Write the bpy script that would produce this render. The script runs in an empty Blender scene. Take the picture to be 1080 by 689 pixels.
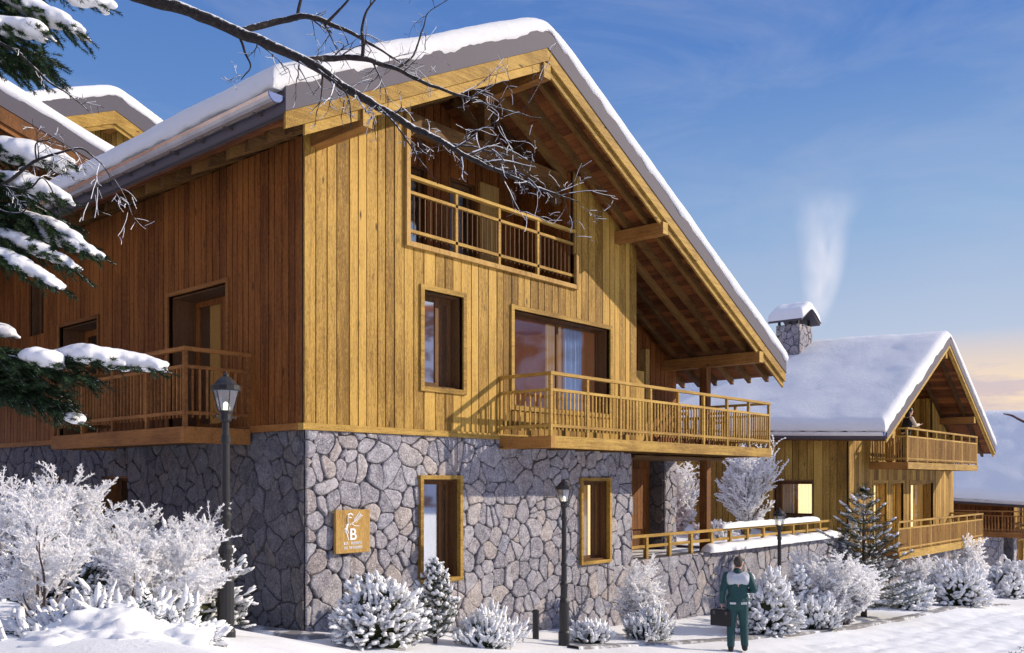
import bpy, math, random
from mathutils import Vector, Matrix, noise
R = math.radians
random.seed(7)
S = bpy.context.scene
COL = S.collection

# ------------------------------------------------------------------ helpers
def rr(a, b): return random.uniform(a, b)
def tag(o, label=None, cat=None, group=None, kind=None):
    if label: o['label'] = label
    if cat: o['category'] = cat
    if group: o['group'] = group
    if kind: o['kind'] = kind
    return o
def empty(name, loc, label=None, cat=None, group=None):
    o = bpy.data.objects.new(name, None); COL.objects.link(o); o.location = loc
    o.empty_display_size = .2
    o['_org'] = list(loc)
    return tag(o, label, cat, group)
def copy_tree(o, parent=None):
    c = o.copy(); COL.objects.link(c)
    if parent is not None: c.parent = parent
    for ch in list(o.children): copy_tree(ch, c)
    return c
_t = (1 + 5 ** .5) / 2
_iv = [Vector(v).normalized() for v in [(-1,_t,0),(1,_t,0),(-1,-_t,0),(1,-_t,0),(0,-1,_t),(0,1,_t),(0,-1,-_t),(0,1,-_t),(_t,0,-1),(_t,0,1),(-_t,0,-1),(-_t,0,1)]]
_if = [(0,11,5),(0,5,1),(0,1,7),(0,7,10),(0,10,11),(1,5,9),(5,11,4),(11,10,2),(10,7,6),(7,1,8),(3,9,4),(3,4,2),(3,2,6),(3,6,8),(3,8,9),(4,9,5),(2,4,11),(6,2,10),(8,6,7),(9,8,1)]
def ico_sub(v, f):
    v = list(v); mp = {}; nf = []
    def mid(a, b):
        k = (min(a,b), max(a,b))
        if k not in mp: v.append(((v[a]+v[b])/2).normalized()); mp[k] = len(v)-1
        return mp[k]
    for a, b, c in f:
        x, y, z = mid(a,b), mid(b,c), mid(c,a)
        nf += [(a,x,z),(b,y,x),(c,z,y),(x,y,z)]
    return v, nf
ICO = [(_iv, _if)]
ICO.append(ico_sub(*ICO[0])); ICO.append(ico_sub(*ICO[1]))

class MB:
    def __init__(s): s.v = []; s.f = []; s.c = []
    def face(s, idx, c=.5): s.f.append(idx); s.c.append(c)
    def hexa(s, p, c=.5):            # p: 4 bottom then 4 top, both counter-clockwise from above
        n = len(s.v); s.v += [tuple(q) for q in p]
        for q in ((3,2,1,0),(4,5,6,7),(0,1,5,4),(1,2,6,5),(2,3,7,6),(3,0,4,7)):
            s.f.append(tuple(n+i for i in q)); s.c.append(c)
        return s
    def box(s, x0, x1, y0, y1, z0, z1, c=.5):
        return s.hexa([(x0,y0,z0),(x1,y0,z0),(x1,y1,z0),(x0,y1,z0),(x0,y0,z1),(x1,y0,z1),(x1,y1,z1),(x0,y1,z1)], c)
    def bar(s, a, b, w, h, c=.5, up=(0,0,1)):
        a = Vector(a); b = Vector(b); d = (b-a).normalized(); u = Vector(up)
        if abs(d.dot(u)) > .98: u = Vector((0,1,0))
        sd = d.cross(u).normalized()*w/2; u = sd.cross(d).normalized()*h/2
        return s.hexa([a-sd-u,a+sd-u,b+sd-u,b-sd-u,a-sd+u,a+sd+u,b+sd+u,b-sd+u], c)
    def tube(s, pts, rad, n=6, c=.5, cap=True):
        pts = [Vector(p) for p in pts]; rings = []; pu = None
        for i, p in enumerate(pts):
            d = (pts[min(i+1,len(pts)-1)] - pts[max(i-1,0)])
            if d.length < 1e-9: d = Vector((0,0,1))
            d.normalize()
            u = Vector((0,0,1)) if pu is None else pu
            if abs(d.dot(u)) > .97: u = Vector((1,0,0)) if abs(d.x) < .9 else Vector((0,1,0))
            sd = d.cross(u).normalized(); u = sd.cross(d).normalized(); pu = u
            r = rad[i] if hasattr(rad, '__len__') else rad
            b = len(s.v)
            for k in range(n):
                a = 2*math.pi*k/n
                s.v.append(tuple(p + sd*(math.cos(a)*r) + u*(math.sin(a)*r)))
            rings.append(b)
        for i in range(len(rings)-1):
            a, b = rings[i], rings[i+1]
            for k in range(n):
                k2 = (k+1) % n
                s.f.append((a+k, a+k2, b+k2, b+k)); s.c.append(c)
        if cap:
            s.f.append(tuple(rings[0]+k for k in range(n))[::-1]); s.c.append(c)
            s.f.append(tuple(rings[-1]+k for k in range(n))); s.c.append(c)
        return s
    def blob(s, c0, ax, lvl=1, jit=0., c=.5):   # ax: three axis vectors
        V, F = ICO[lvl]; n = len(s.v); c0 = Vector(c0); A, B_, C_ = ax
        so = Vector((rr(0,50), rr(0,50), rr(0,50)))
        for v in V:
            k = 1 + (jit*noise.noise(v*1.7+so) if jit else 0)
            s.v.append(tuple(c0 + (A*v.x + B_*v.y + C_*v.z)*k))
        for t in F: s.f.append(tuple(n+i for i in t)); s.c.append(c)
        return s
    def ell(s, c0, rx, ry, rz, lvl=2, jit=0., c=.5):
        return s.blob(c0, (Vector((rx,0,0)), Vector((0,ry,0)), Vector((0,0,rz))), lvl, jit, c)
    def caps(s, a, b, ra, rb, n=12, c=.5):
        s.tube([a,b],[ra,rb],n,c); s.ell(a,ra,ra,ra,2,0,c); s.ell(b,rb,rb,rb,2,0,c); return s
    def tri(s, a, b, c_, c=.5):
        n = len(s.v); s.v += [tuple(a), tuple(b), tuple(c_)]; s.f.append((n,n+1,n+2)); s.c.append(c)
    def quad(s, a, b, c_, d, c=.5):
        n = len(s.v); s.v += [tuple(a), tuple(b), tuple(c_), tuple(d)]; s.f.append((n,n+1,n+2,n+3)); s.c.append(c)
    def poly(s, pts, c=.5):
        n = len(s.v); s.v += [tuple(p) for p in pts]; s.f.append(tuple(range(n, n+len(pts)))); s.c.append(c)
    def lathe(s, c0, prof, n=16, c=.5, rot=0):
        b0 = len(s.v)
        for r, z in prof:
            for k in range(n):
                a = 2*math.pi*k/n + rot
                s.v.append((c0[0]+r*math.cos(a), c0[1]+r*math.sin(a), c0[2]+z))
        for i in range(len(prof)-1):
            for k in range(n):
                k2 = (k+1) % n
                s.f.append((b0+i*n+k, b0+i*n+k2, b0+(i+1)*n+k2, b0+(i+1)*n+k)); s.c.append(c)
        s.f.append(tuple(b0+k for k in range(n))[::-1]); s.c.append(c)
        s.f.append(tuple(b0+(len(prof)-1)*n+k for k in range(n))); s.c.append(c)
        return s
    def build(s, name, mat, parent=None, smooth=False, label=None, bevel=0, mat2=None):
        me = bpy.data.meshes.new(name)
        root = parent
        while root is not None and root.parent is not None: root = root.parent
        off = Vector(root['_org']) if root is not None else Vector((0,0,0))
        vs = [tuple(Vector(v)-off) for v in s.v] if root is not None else s.v
        me.from_pydata(vs, [], s.f); 
        at = me.attributes.new('rnd', 'FLOAT', 'FACE'); at.data.foreach_set('value', s.c)
        if smooth: me.polygons.foreach_set('use_smooth', [True]*len(s.f))
        me.update()
        o = bpy.data.objects.new(name, me); COL.objects.link(o)
        me.materials.append(mat)
        if mat2 is not None:
            me.materials.append(mat2); me.polygons.foreach_set('material_index', [1 if c >= 2 else 0 for c in s.c])
        if parent is not None: o.parent = parent
        if label: o['label'] = label
        if bevel:
            b = o.modifiers.new('Bevel','BEVEL'); b.width = bevel; b.segments = 2; b.limit_method = 'ANGLE'
        return o

# ------------------------------------------------------------------ materials
class NT:
    def __init__(s, name):
        s.m = bpy.data.materials.new(name); s.m.use_nodes = True; s.n = s.m.node_tree.nodes; s.l = s.m.node_tree.links
        s.b = s.n['Principled BSDF']; s.out = s.n['Material Output']
    def new(s, t, **k):
        n = s.n.new(t)
        for a, v in k.items(): setattr(n, a, v)
        return n
    def link(s, a, b): s.l.new(a, b)
    def coord(s, scale=(1,1,1), src='Object'):
        t = s.new('ShaderNodeTexCoord'); m = s.new('ShaderNodeMapping'); s.link(t.outputs[src], m.inputs[0]); m.inputs['Scale'].default_value = scale
        return m.outputs[0]
    def noise(s, vec, scale, detail=4, rough=.6, dist=0):
        n = s.new('ShaderNodeTexNoise'); s.link(vec, n.inputs['Vector']); n.inputs['Scale'].default_value = scale
        n.inputs['Detail'].default_value = detail; n.inputs['Roughness'].default_value = rough; n.inputs['Distortion'].default_value = dist
        return n.outputs['Fac']
    def attr(s, name='rnd'):
        n = s.new('ShaderNodeAttribute'); n.attribute_name = name; return n.outputs['Fac']
    def ramp(s, fac, stops):
        n = s.new('ShaderNodeValToRGB'); s.link(fac, n.inputs[0]); e = n.color_ramp.elements
        while len(e) < len(stops): e.new(.5)
        for i, (p, c) in enumerate(stops): e[i].position = p; e[i].color = (*c, 1)
        return n.outputs[0]
    def mixc(s, f, a, b, mode='MIX'):
        n = s.new('ShaderNodeMix', data_type='RGBA', blend_type=mode)
        for i, v in ((0,f),(6,a),(7,b)):
            if hasattr(v, 'is_linked') or hasattr(v, 'links'): s.link(v, n.inputs[i])
            elif isinstance(v, (int,float)): n.inputs[i].default_value = v
            else: n.inputs[i].default_value = (*v, 1)
        return n.outputs[2]
    def math(s, op, a, b=0., cl=False):
        n = s.new('ShaderNodeMath', operation=op); n.use_clamp = cl
        for i, v in ((0,a),(1,b)):
            if isinstance(v,(int,float)): n.inputs[i].default_value = v
            else: s.link(v, n.inputs[i])
        return n.outputs[0]
    def bump(s, h, strength=.3, dist=.02):
        n = s.new('ShaderNodeBump'); n.inputs['Strength'].default_value = strength; n.inputs['Distance'].default_value = dist
        s.link(h, n.inputs['Height']); s.link(n.outputs[0], s.b.inputs['Normal'])
    def rough(s, v): s.b.inputs['Roughness'].default_value = v
    def col(s, c):
        if isinstance(c, tuple): s.b.inputs['Base Color'].default_value = (*c, 1)
        else: s.link(c, s.b.inputs['Base Color'])
    def upmask(s, lo=.25, hi=.6, nscale=9, namt=.35):
        g = s.new('ShaderNodeNewGeometry'); x = s.new('ShaderNodeSeparateXYZ'); s.link(g.outputs['Normal'], x.inputs[0])
        v = s.coord(); nz = s.noise(v, nscale, 3)
        t = s.math('ADD', x.outputs[2], s.math('MULTIPLY', s.math('SUBTRACT', nz, .5), namt*2))
        r = s.new('ShaderNodeMapRange'); s.link(t, r.inputs[0]); r.inputs[1].default_value = lo; r.inputs[2].default_value = hi
        return r.outputs[0]

def wood(name, dark, light, axis='z', knots=True, rough=.65, vary=1.):
    t = NT(name)
    st = {'z':(1,1,.07),'x':(.07,1,1),'y':(1,.07,1)}[axis]
    r = t.attr()
    tc = t.new('ShaderNodeTexCoord'); mp = t.new('ShaderNodeMapping'); t.link(tc.outputs['Object'], mp.inputs[0]); mp.inputs['Scale'].default_value = st
    cmb = t.new('ShaderNodeCombineXYZ'); o = t.math('MULTIPLY', r, 37.)
    for i in range(3): t.link(o, cmb.inputs[i])
    add = t.new('ShaderNodeVectorMath', operation='ADD'); t.link(mp.outputs[0], add.inputs[0]); t.link(cmb.outputs[0], add.inputs[1])
    vec = add.outputs[0]
    g1 = t.noise(vec, 14, 6, .7, 1.2); g2 = t.noise(vec, 70, 3, .7, .3)
    v2 = t.coord((1,1,.35) if axis == 'z' else (1,1,1)); g3 = t.noise(v2, 1.1, 4, .6)
    v3 = t.coord((1,1,.3) if axis == 'z' else (1,1,1)); g4 = t.noise(v3, 48, 4, .75)
    f = t.math('ADD', t.math('ADD', t.math('MULTIPLY', g1, .55), t.math('MULTIPLY', g2, .20)), t.math('ADD', t.math('MULTIPLY', g4, .62), -.185))
    f = t.math('ADD', f, t.math('MULTIPLY', t.math('SUBTRACT', r, .5), .30*vary))
    f = t.math('ADD', f, t.math('MULTIPLY', t.math('SUBTRACT', g3, .5), .45))
    mid = tuple((a+b)/2*.97 for a, b in zip(dark, light))
    c = t.ramp(f, [(.24, tuple(x*.5 for x in dark)), (.40, dark), (.52, mid), (.70, light)])
    if knots:
        vo = t.new('ShaderNodeTexVoronoi'); vk = t.coord(tuple(max(.3, s) for s in st)); 
        t.link(vk, vo.inputs['Vector']); vo.inputs['Scale'].default_value = 3.2
        k = t.new('ShaderNodeMapRange'); t.link(vo.outputs['Distance'], k.inputs[0]); k.inputs[1].default_value = .035; k.inputs[2].default_value = .09
        c = t.mixc(k.outputs[0], tuple(x*.3 for x in dark), c)
    t.col(c); t.rough(rough); t.b.inputs['Specular IOR Level'].default_value = .25
    t.bump(t.math('ADD', g1, g4), .5, .012)
    return t.m
WG_D, WG_L = (.225,.120,.020), (.58,.36,.085)
M = {}
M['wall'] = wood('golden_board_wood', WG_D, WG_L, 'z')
M['wall_shaded'] = wood('shaded_board_wood', (.12,.037,.007), (.34,.122,.025), 'z', vary=.4)  # darker, redder copy of the boards: side-wall shade put into the colour
M['beam_z'] = wood('post_wood', (.26,.14,.035), (.56,.35,.11), 'z', False)
M['beam_x'] = wood('trim_wood_x', (.25,.140,.026), (.58,.37,.088), 'x', True, vary=.5)
M['beam_y'] = wood('trim_wood_y', (.20,.085,.022), (.44,.22,.06), 'y', True, vary=.5)
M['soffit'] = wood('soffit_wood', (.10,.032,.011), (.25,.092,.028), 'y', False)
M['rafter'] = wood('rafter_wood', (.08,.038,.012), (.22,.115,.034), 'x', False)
M['rail'] = wood('railing_wood', (.29,.16,.032), (.60,.385,.095), 'x', False, vary=.5)
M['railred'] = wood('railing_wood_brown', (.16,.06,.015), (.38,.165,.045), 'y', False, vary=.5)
M['rafter_mid'] = wood('baluster_wood', (.20,.10,.025), (.46,.26,.07), 'z', False, vary=.5)
M['window_wood'] = wood('window_wood', (.075,.038,.016), (.19,.09,.035), 'z', False)
M['dark_post'] = wood('dark_post_wood', (.13,.05,.014), (.3,.12,.03), 'z', False)

def plain(name, c, rough=.6, metal=0, nz=.12, sc=6):
    t = NT(name); v = t.coord(); n = t.noise(v, sc, 4)
    t.col(t.mixc(n, tuple(max(0,x*(1-nz*2)) for x in c), tuple(min(1,x*(1+nz*2)) for x in c))); t.rough(rough); t.b.inputs['Metallic'].default_value = metal
    t.bump(t.noise(v, 60, 3), .08, .004)
    return t.m
M['grey'] = plain('grey_sheet_metal', (.088,.080,.105), .75, 0, .05)
M['darkgrey'] = plain('dark_eave_metal', (.06,.052,.055), .5)
M['gutter'] = plain('galvanised_gutter', (.62,.56,.52), .25, .75, .2, 3)
M['gutcap'] = plain('blue_cap', (.03,.085,.30), .55, 0, .1)  # even blue base colour
M['iron'] = plain('black_cast_iron', (.018,.018,.022), .45, .2, .2, 20)
M['dark'] = plain('dark_interior', (.012,.009,.007), .9)
M['intwall'] = plain('interior_plaster', (.42,.33,.24), .9)
M['intwood'] = wood('interior_ceiling_wood', (.40,.16,.07), (.8,.42,.22), 'x', False)
M['curtain'] = plain('pale_blue_curtain', (.55,.64,.85), .9, 0, .05)
M['curtain_w'] = plain('cream_curtain', (.82,.72,.52), .9, 0, .05)
M['curtain_g'] = plain('grey_net_curtain', (.72,.72,.78), .9, 0, .08)

def snowmat(name='snow', tint=(.86,.88,.93), sc=1., bump=.5, sss=.0):
    t = NT(name); v = t.coord()
    n1 = t.noise(v, 2.2*sc, 5, .6); n2 = t.noise(v, 26*sc, 4, .7); n3 = t.noise(v, 140*sc, 2, .6)
    t.col(t.mixc(n1, tuple(x*.93 for x in tint), tint)); t.rough(.75); t.b.inputs['Specular IOR Level'].default_value = .2
    h = t.math('ADD', t.math('MULTIPLY', n1, .5), t.math('ADD', t.math('MULTIPLY', n2, .35), t.math('MULTIPLY', n3, .1)))
    t.bump(h, bump, .06)
    return t.m
M['snow'] = snowmat()
M['snow_roof'] = snowmat('roof_snow', (.92,.93,.97), 3.0, .9)
M['snow_clump'] = snowmat('clump_snow', (.88,.89,.93), 3, .25)

def stonemat(name='crazy_paving_stone', dk=1.):
    t = NT(name); r = t.attr(); v = t.coord()
    c = t.ramp(r, [(0,(.16,.16,.20)),(.2,(.30,.29,.345)),(.4,(.50,.48,.51)),(.55,(.36,.33,.36)),(.68,(.42,.345,.31)),(.8,(.62,.51,.42)),(.9,(.55,.54,.58)),(1,(.25,.28,.39))])
    n1 = t.noise(v, 7, 6, .75, .6); n2 = t.noise(v, 38, 5, .75); n3 = t.noise(v, 2.5, 3)
    mr = t.new('ShaderNodeMapRange'); t.link(n1, mr.inputs[0]); mr.inputs[1].default_value = .36; mr.inputs[2].default_value = .64
    c = t.mixc(mr.outputs[0], t.mixc(.65, c, (.10,.095,.12)), t.mixc(.4, c, (.66,.61,.62)))
    sp = t.new('ShaderNodeMapRange'); t.link(n2, sp.inputs[0]); sp.inputs[1].default_value = .55; sp.inputs[2].default_value = .63
    c = t.mixc(t.math('MULTIPLY', sp.outputs[0], .8), c, (.82,.79,.82))
    sd = t.new('ShaderNodeMapRange'); t.link(n2, sd.inputs[0]); sd.inputs[1].default_value = .455; sd.inputs[2].default_value = .37
    c = t.mixc(t.math('MULTIPLY', sd.outputs[0], .7), c, (.06,.055,.075))
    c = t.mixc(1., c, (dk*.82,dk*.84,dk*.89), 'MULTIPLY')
    t.col(c); t.rough(.85)
    t.bump(t.math('ADD', t.math('MULTIPLY', n1, .6), t.math('MULTIPLY', n2, .5)), .75, .03)
    return t.m
M['stone'] = stonemat(); M['stone_shaded'] = stonemat('shaded_crazy_stone', .36)  # second copy darkened: shade of the side faces put into the colour
M['mortar'] = plain('dark_mortar', (.085,.08,.09), .95, 0, .3, 12)

def glassmat(name, refl, tint=(.9,.93,1)):
    t = NT(name); t.n.remove(t.b)
    g = t.new('ShaderNodeBsdfGlossy'); g.inputs['Roughness'].default_value = .03; g.inputs['Color'].default_value = (*tint, 1)
    tr = t.new('ShaderNodeBsdfTransparent'); tr.inputs['Color'].default_value = (.85,.88,.9,1)
    mx = t.new('ShaderNodeMixShader'); mx.inputs[0].default_value = refl
    t.link(tr.outputs[0], mx.inputs[1]); t.link(g.outputs[0], mx.inputs[2]); t.link(mx.outputs[0], t.out.inputs[0])
    return t.m
M['glass'] = glassmat('window_glass', .28)
M['glass_r'] = glassmat('reflecting_window_glass', .75, (1,.95,.92))
M['glass_l'] = glassmat('clear_window_glass', .12)
M['glass_m'] = glassmat('half_reflecting_glass', .45)
M['intbright'] = plain('interior_panelling', (.72,.48,.25), .9); M['intbright'].node_tree.nodes['Principled BSDF'].inputs['Emission Color'].default_value = (.5,.2,.1,1); M['intbright'].node_tree.nodes['Principled BSDF'].inputs['Emission Strength'].default_value = .12  # faint glow put into the panelling to brighten the window
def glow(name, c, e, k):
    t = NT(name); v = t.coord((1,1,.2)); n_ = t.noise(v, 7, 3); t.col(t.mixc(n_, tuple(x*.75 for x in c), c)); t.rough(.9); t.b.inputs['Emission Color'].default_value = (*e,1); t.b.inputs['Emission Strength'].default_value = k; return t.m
M['curtain_glow'] = glow('glowing_cream_curtain', (.8,.68,.45), (1,.76,.40), 1.6)  # glow put into the cloth, for lit rooms and bright panes
M['panel_glow'] = glow('glowing_golden_panel', (.62,.36,.10), (1,.55,.16), .22)  # glow put into the panel, for bright interiors and pane reflections
M['bulb'] = glow('lamp_bulb', (.9,.85,.7), (1,.85,.6), 1.6)
M['lampglass'] = glassmat('lantern_glass', .22)

def bark():
    t = NT('bark_with_snow'); v = t.coord(); n = t.noise(v, 30, 5, .7)
    c = t.ramp(n, [(.35,(.008,.006,.007)),(.6,(.030,.022,.020)),(.75,(.09,.07,.06))])
    c = t.mixc(t.upmask(.5,.75, 26, .9), c, (.82,.84,.9)); t.col(c); t.rough(.9); t.bump(n, .8, .02)
    return t.m
M['bark'] = bark()
def twig():
    t = NT('frosted_twig'); v = t.coord(); n = t.noise(v, 12, 3)
    c = t.ramp(n, [(.24,(.30,.26,.25)),(.32,(.86,.86,.88)),(.42,(.97,.97,.985))]); t.col(c); t.rough(.8)
    t.b.inputs['Specular IOR Level'].default_value = .1
    tl = t.new('ShaderNodeBsdfTranslucent'); t.link(c, tl.inputs[0]); mx = t.new('ShaderNodeMixShader'); mx.inputs[0].default_value = .5
    t.link(t.b.outputs[0], mx.inputs[1]); t.link(tl.outputs[0], mx.inputs[2]); t.link(mx.outputs[0], t.out.inputs[0])
    return t.m
M['twig'] = twig()
def stem():
    t = NT('brown_stem'); v = t.coord(); n = t.noise(v, 15, 3)
    c = t.mixc(n, (.06,.04,.03), (.17,.12,.10)); c = t.mixc(t.upmask(.3,.6,20,.6), c, (.8,.82,.88)); t.col(c); t.rough(.9); return t.m
M['stem'] = stem()
M['frost_stem'] = M['twig']
def needle(name, a, b):
    t = NT(name); r = t.attr(); t.col(t.ramp(r, [(0,a),(.6,b),(.95,tuple(x*1.5 for x in b)),(1,(.4,.44,.46))])); t.rough(.6); t.b.inputs['Specular IOR Level'].default_value = .2; return t.m
M['needle'] = needle('spruce_needles', (.006,.014,.007), (.020,.044,.016))
M['needle_g'] = needle('shrub_leaves', (.006,.010,.006), (.035,.042,.012))
def mountain():
    t = NT('mountain_rock_and_snow'); v = t.coord(); n = t.noise(v, .03, 8, .65, .5)
    t.col(t.ramp(n, [(.40,(.50,.15,.05)),(.47,(.28,.11,.06)),(.52,(.85,.80,.84))])); t.rough(.9); return t.m
M['mountain'] = mountain()
def pavemat():
    t = NT('grey_granite_paving'); v = t.coord(); n = t.noise(v, 30, 4); s_ = t.noise(v, 1.6, 5, .7)
    m = t.new('ShaderNodeMapRange'); t.link(s_, m.inputs[0]); m.inputs[1].default_value = .48; m.inputs[2].default_value = .62
    t.col(t.mixc(m.outputs[0], t.mixc(n, (.13,.125,.14), (.25,.24,.25)), (.8,.82,.87))); t.rough(.85); t.bump(n, .4, .01); return t.m
M['pave'] = pavemat()

# ------------------------------------------------------------------ walls
def clip(poly, nx, ny, d):           # keep nx*x+ny*y <= d
    out = []; L = len(poly)
    for i in range(L):
        a, b = poly[i], poly[(i+1) % L]
        da, db = nx*a[0]+ny*a[1]-d, nx*b[0]+ny*b[1]-d
        if da <= 0: out.append(a)
        if (da < 0 < db) or (db < 0 < da):
            t = da/(da-db); out.append((a[0]+(b[0]-a[0])*t, a[1]+(b[1]-a[1])*t))
    return out
def area(p): return abs(sum(p[i][0]*p[(i+1)%len(p)][1]-p[(i+1)%len(p)][0]*p[i][1] for i in range(len(p))))/2
def rects(u0, u1, z0, z1, ops):      # cover minus openings
    us = sorted({u0, u1, *[min(max(o[0],u0),u1) for o in ops], *[min(max(o[1],u0),u1) for o in ops]})
    out = []
    for a, b in zip(us, us[1:]):
        if b-a < 1e-4: continue
        m = (a+b)/2; hs = sorted([(max(o[2],z0), min(o[3],z1)) for o in ops if o[0] < m < o[1]])
        z = z0
        for h0, h1 in hs:
            if h0 > z+1e-4: out.append((a,b,z,h0))
            z = max(z, h1)
        if z < z1-1e-4: out.append((a,b,z,z1))
    return out
def wall_map(o, ud, nd):
    o = Vector(o); ud = Vector(ud); nd = Vector(nd)
    return lambda u, z, n=0.: o + ud*u + nd*n + Vector((0,0,z))
def stone_wall(parent, P, u0, u1, z0, z1, ops=(), seed=1, name='stone_wall', su=.30, sz=.37, label=None, flip=False, top=None, mat='stone'):
    rnd = random.Random(seed); ops = list(ops)
    pts = []
    nu = max(1, int((u1-u0)/su)); nz = max(1, int((z1-z0)/sz))
    for i in range(-2, nu+2):
        for j in range(-2, nz+2):
            if rnd.random() < .14: continue
            u = u0+(i+.5+rnd.uniform(-.46,.46)+(.5 if j % 2 else 0))*su; z = z0+(j+.5+rnd.uniform(-.46,.46))*sz
            pts.append((u, z))
            if rnd.random() < .30: pts.append((u+rnd.uniform(.5,.8)*su*.6, z+rnd.uniform(-.6,.6)*sz))
    mb = MB(); g = .0065
    for i, p in enumerate(pts):
        if p[0] < u0-su or p[0] > u1+su or p[1] < z0-sz or p[1] > z1+sz: continue
        poly = [(p[0]-.8,p[1]-.8),(p[0]+.8,p[1]-.8),(p[0]+.8,p[1]+.8),(p[0]-.8,p[1]+.8)]
        for j, q in enumerate(pts):
            if i == j: continue
            dx, dz = q[0]-p[0], q[1]-p[1]; L = math.hypot(dx, dz)
            if L > 1.5 or L < 1e-3: continue
            poly = clip(poly, dx/L, dz/L, (dx*(p[0]+q[0])+dz*(p[1]+q[1]))/2/L - g)
            if len(poly) < 3: break
        if len(poly) < 3: continue
        # cut the corners, then bend every edge by one shared warp so that joints stay parallel
        q2 = []; L = len(poly)
        for k in range(L):
            a, b = poly[k], poly[(k+1) % L]; d = math.hypot(b[0]-a[0], b[1]-a[1])
            if d < 1e-4: continue
            e = min(.33, .045/d); m_ = max(1, int(d/.07))
            for z_ in range(m_+1):
                t_ = e+(1-2*e)*z_/m_; q2.append((a[0]+(b[0]-a[0])*t_, a[1]+(b[1]-a[1])*t_))
        poly = []
        for (a, b) in q2:
            n1_ = noise.noise_vector(Vector((a*3.1, b*3.1, seed*7.7))); n2_ = noise.noise_vector(Vector((a*9, b*9, seed*3.1)))
            poly.append((a+n1_.x*.075+n2_.x*.022, b+n1_.y*.075+n2_.y*.022))
        for c in ((-1,0,-u0),(1,0,u1),(0,-1,-z0),(0,1,z1)): 
            if len(poly) >= 3: poly = clip(poly, *c)
        if len(poly) < 3: continue
        pieces = [poly]
        for o in ops:
            nw = []
            for q in pieces:
                A = clip(q, 1,0,o[0]-.004); B_ = clip(q,-1,0,-o[1]-.004); mid = clip(clip(q,-1,0,-o[0]+.004),1,0,o[1]-.004) if len(q)>2 else []
                C1 = clip(mid,0,1,o[2]-.004) if len(mid)>2 else []; C2 = clip(mid,0,-1,-o[3]-.004) if len(mid)>2 else []
                nw += [x for x in (A,B_,C1,C2) if len(x) > 2]
            pieces = nw
        tone = rnd.random()
        for q in pieces:
            if area(q) < .003: continue
            o2 = q; L = len(q)
            cx = sum(a[0] for a in o2)/len(o2); cz = sum(a[1] for a in o2)/len(o2)
            h = rnd.uniform(.028,.075); tx, tz = rnd.uniform(-.03,.03), rnd.uniform(-.03,.03)
            n0 = len(mb.v); m = len(o2)
            size = math.sqrt(area(q)); 
            k1, k2 = 1-min(.3,.012/size), 1-min(.5,.05/size)
            for kk, hh in ((1,-.0),(1,h*.55),(k1,h*.85),(k2,h)):
                for a in o2:
                    du, dz = (a[0]-cx)*kk, (a[1]-cz)*kk
                    mb.v.append(tuple(P(cx+du, cz+dz, hh+(tx*du+tz*dz if hh > 0 else 0))))
            for ring in range(3):
                for k in range(m):
                    k2_ = (k+1) % m; a0 = n0+ring*m; b0 = a0+m
                    f = (a0+k, a0+k2_, b0+k2_, b0+k); mb.face(f if not flip else f[::-1], tone)
            f = tuple(n0+3*m+k for k in range(m)); mb.face(f if not flip else f[::-1], tone)
    w = mb.build(name, M[mat], parent, label=label)
    bk = MB()
    for a, b, c, d in rects(u0, u1, z0, z1, ops):
        bk.hexa([P(a,c,.010),P(b,c,.010),P(b,c,-.3),P(a,c,-.3),P(a,d,.010),P(b,d,.010),P(b,d,-.3),P(a,d,-.3)])
    bk.build('mortar', M['mortar'], w)
    return w
def board_wall(parent, P, u0, u1, zb, ztop, ops=(), seed=3, mat='wall', name='board_wall', wmin=.17, wmax=.27, gap=.022, th=.034, nbase=0., label=None, back=True):
    rnd = random.Random(seed); mb = MB(); zt = ztop if callable(ztop) else (lambda u: ztop)
    zl = zb if callable(zb) else (lambda u: zb)
    u = u0; bk = MB()
    def col(mb, a, b, n0, n1, c):
        m = (a+b)/2; hs = sorted([(o[2], o[3]) for o in ops if o[0] < m < o[1]])
        z = None; segs = []
        lo_a, lo_b = zl(a), zl(b)
        for h0, h1 in hs:
            if h0 > max(lo_a, lo_b)+.002: segs.append((lo_a, lo_b, h0, h0))
            lo_a = lo_b = h1
        if min(zt(a), zt(b)) > min(lo_a, lo_b): segs.append((lo_a, lo_b, max(zt(a), lo_a), max(zt(b), lo_b)))
        for s0a, s0b, s1a, s1b in segs:
            mb.hexa([P(a,s0a,n1),P(b,s0b,n1),P(b,s0b,n0),P(a,s0a,n0),P(a,s1a,n1),P(b,s1b,n1),P(b,s1b,n0),P(a,s1a,n0)], c)
    while u < u1-1e-4:
        w = rnd.uniform(wmin, wmax); e = min(u+w, u1)
        if u1-e < .08: e = u1
        a, b = u+gap/2, e-gap/2; c = rnd.random(); dz = rnd.uniform(-.004,.004)
        cuts = sorted({a, b, *[x for o in ops for x in (o[0], o[1]) if a < x < b]})
        for p, q in zip(cuts, cuts[1:]): col(mb, p, q, nbase, nbase+th+dz, c)
        u = e
    w = mb.build(name, M[mat], parent, label=label)
    if back:
        cuts = sorted({u0, u1, *[x for o in ops for x in (o[0], o[1]) if u0 < x < u1], *[u0+(u1-u0)*k/8 for k in range(9)]})
        for p, q in zip(cuts, cuts[1:]): col(bk, p, q, nbase-.12, nbase-.002, .1)
        bk.build('backing_wall', M['dark'], w)
    return w

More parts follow.
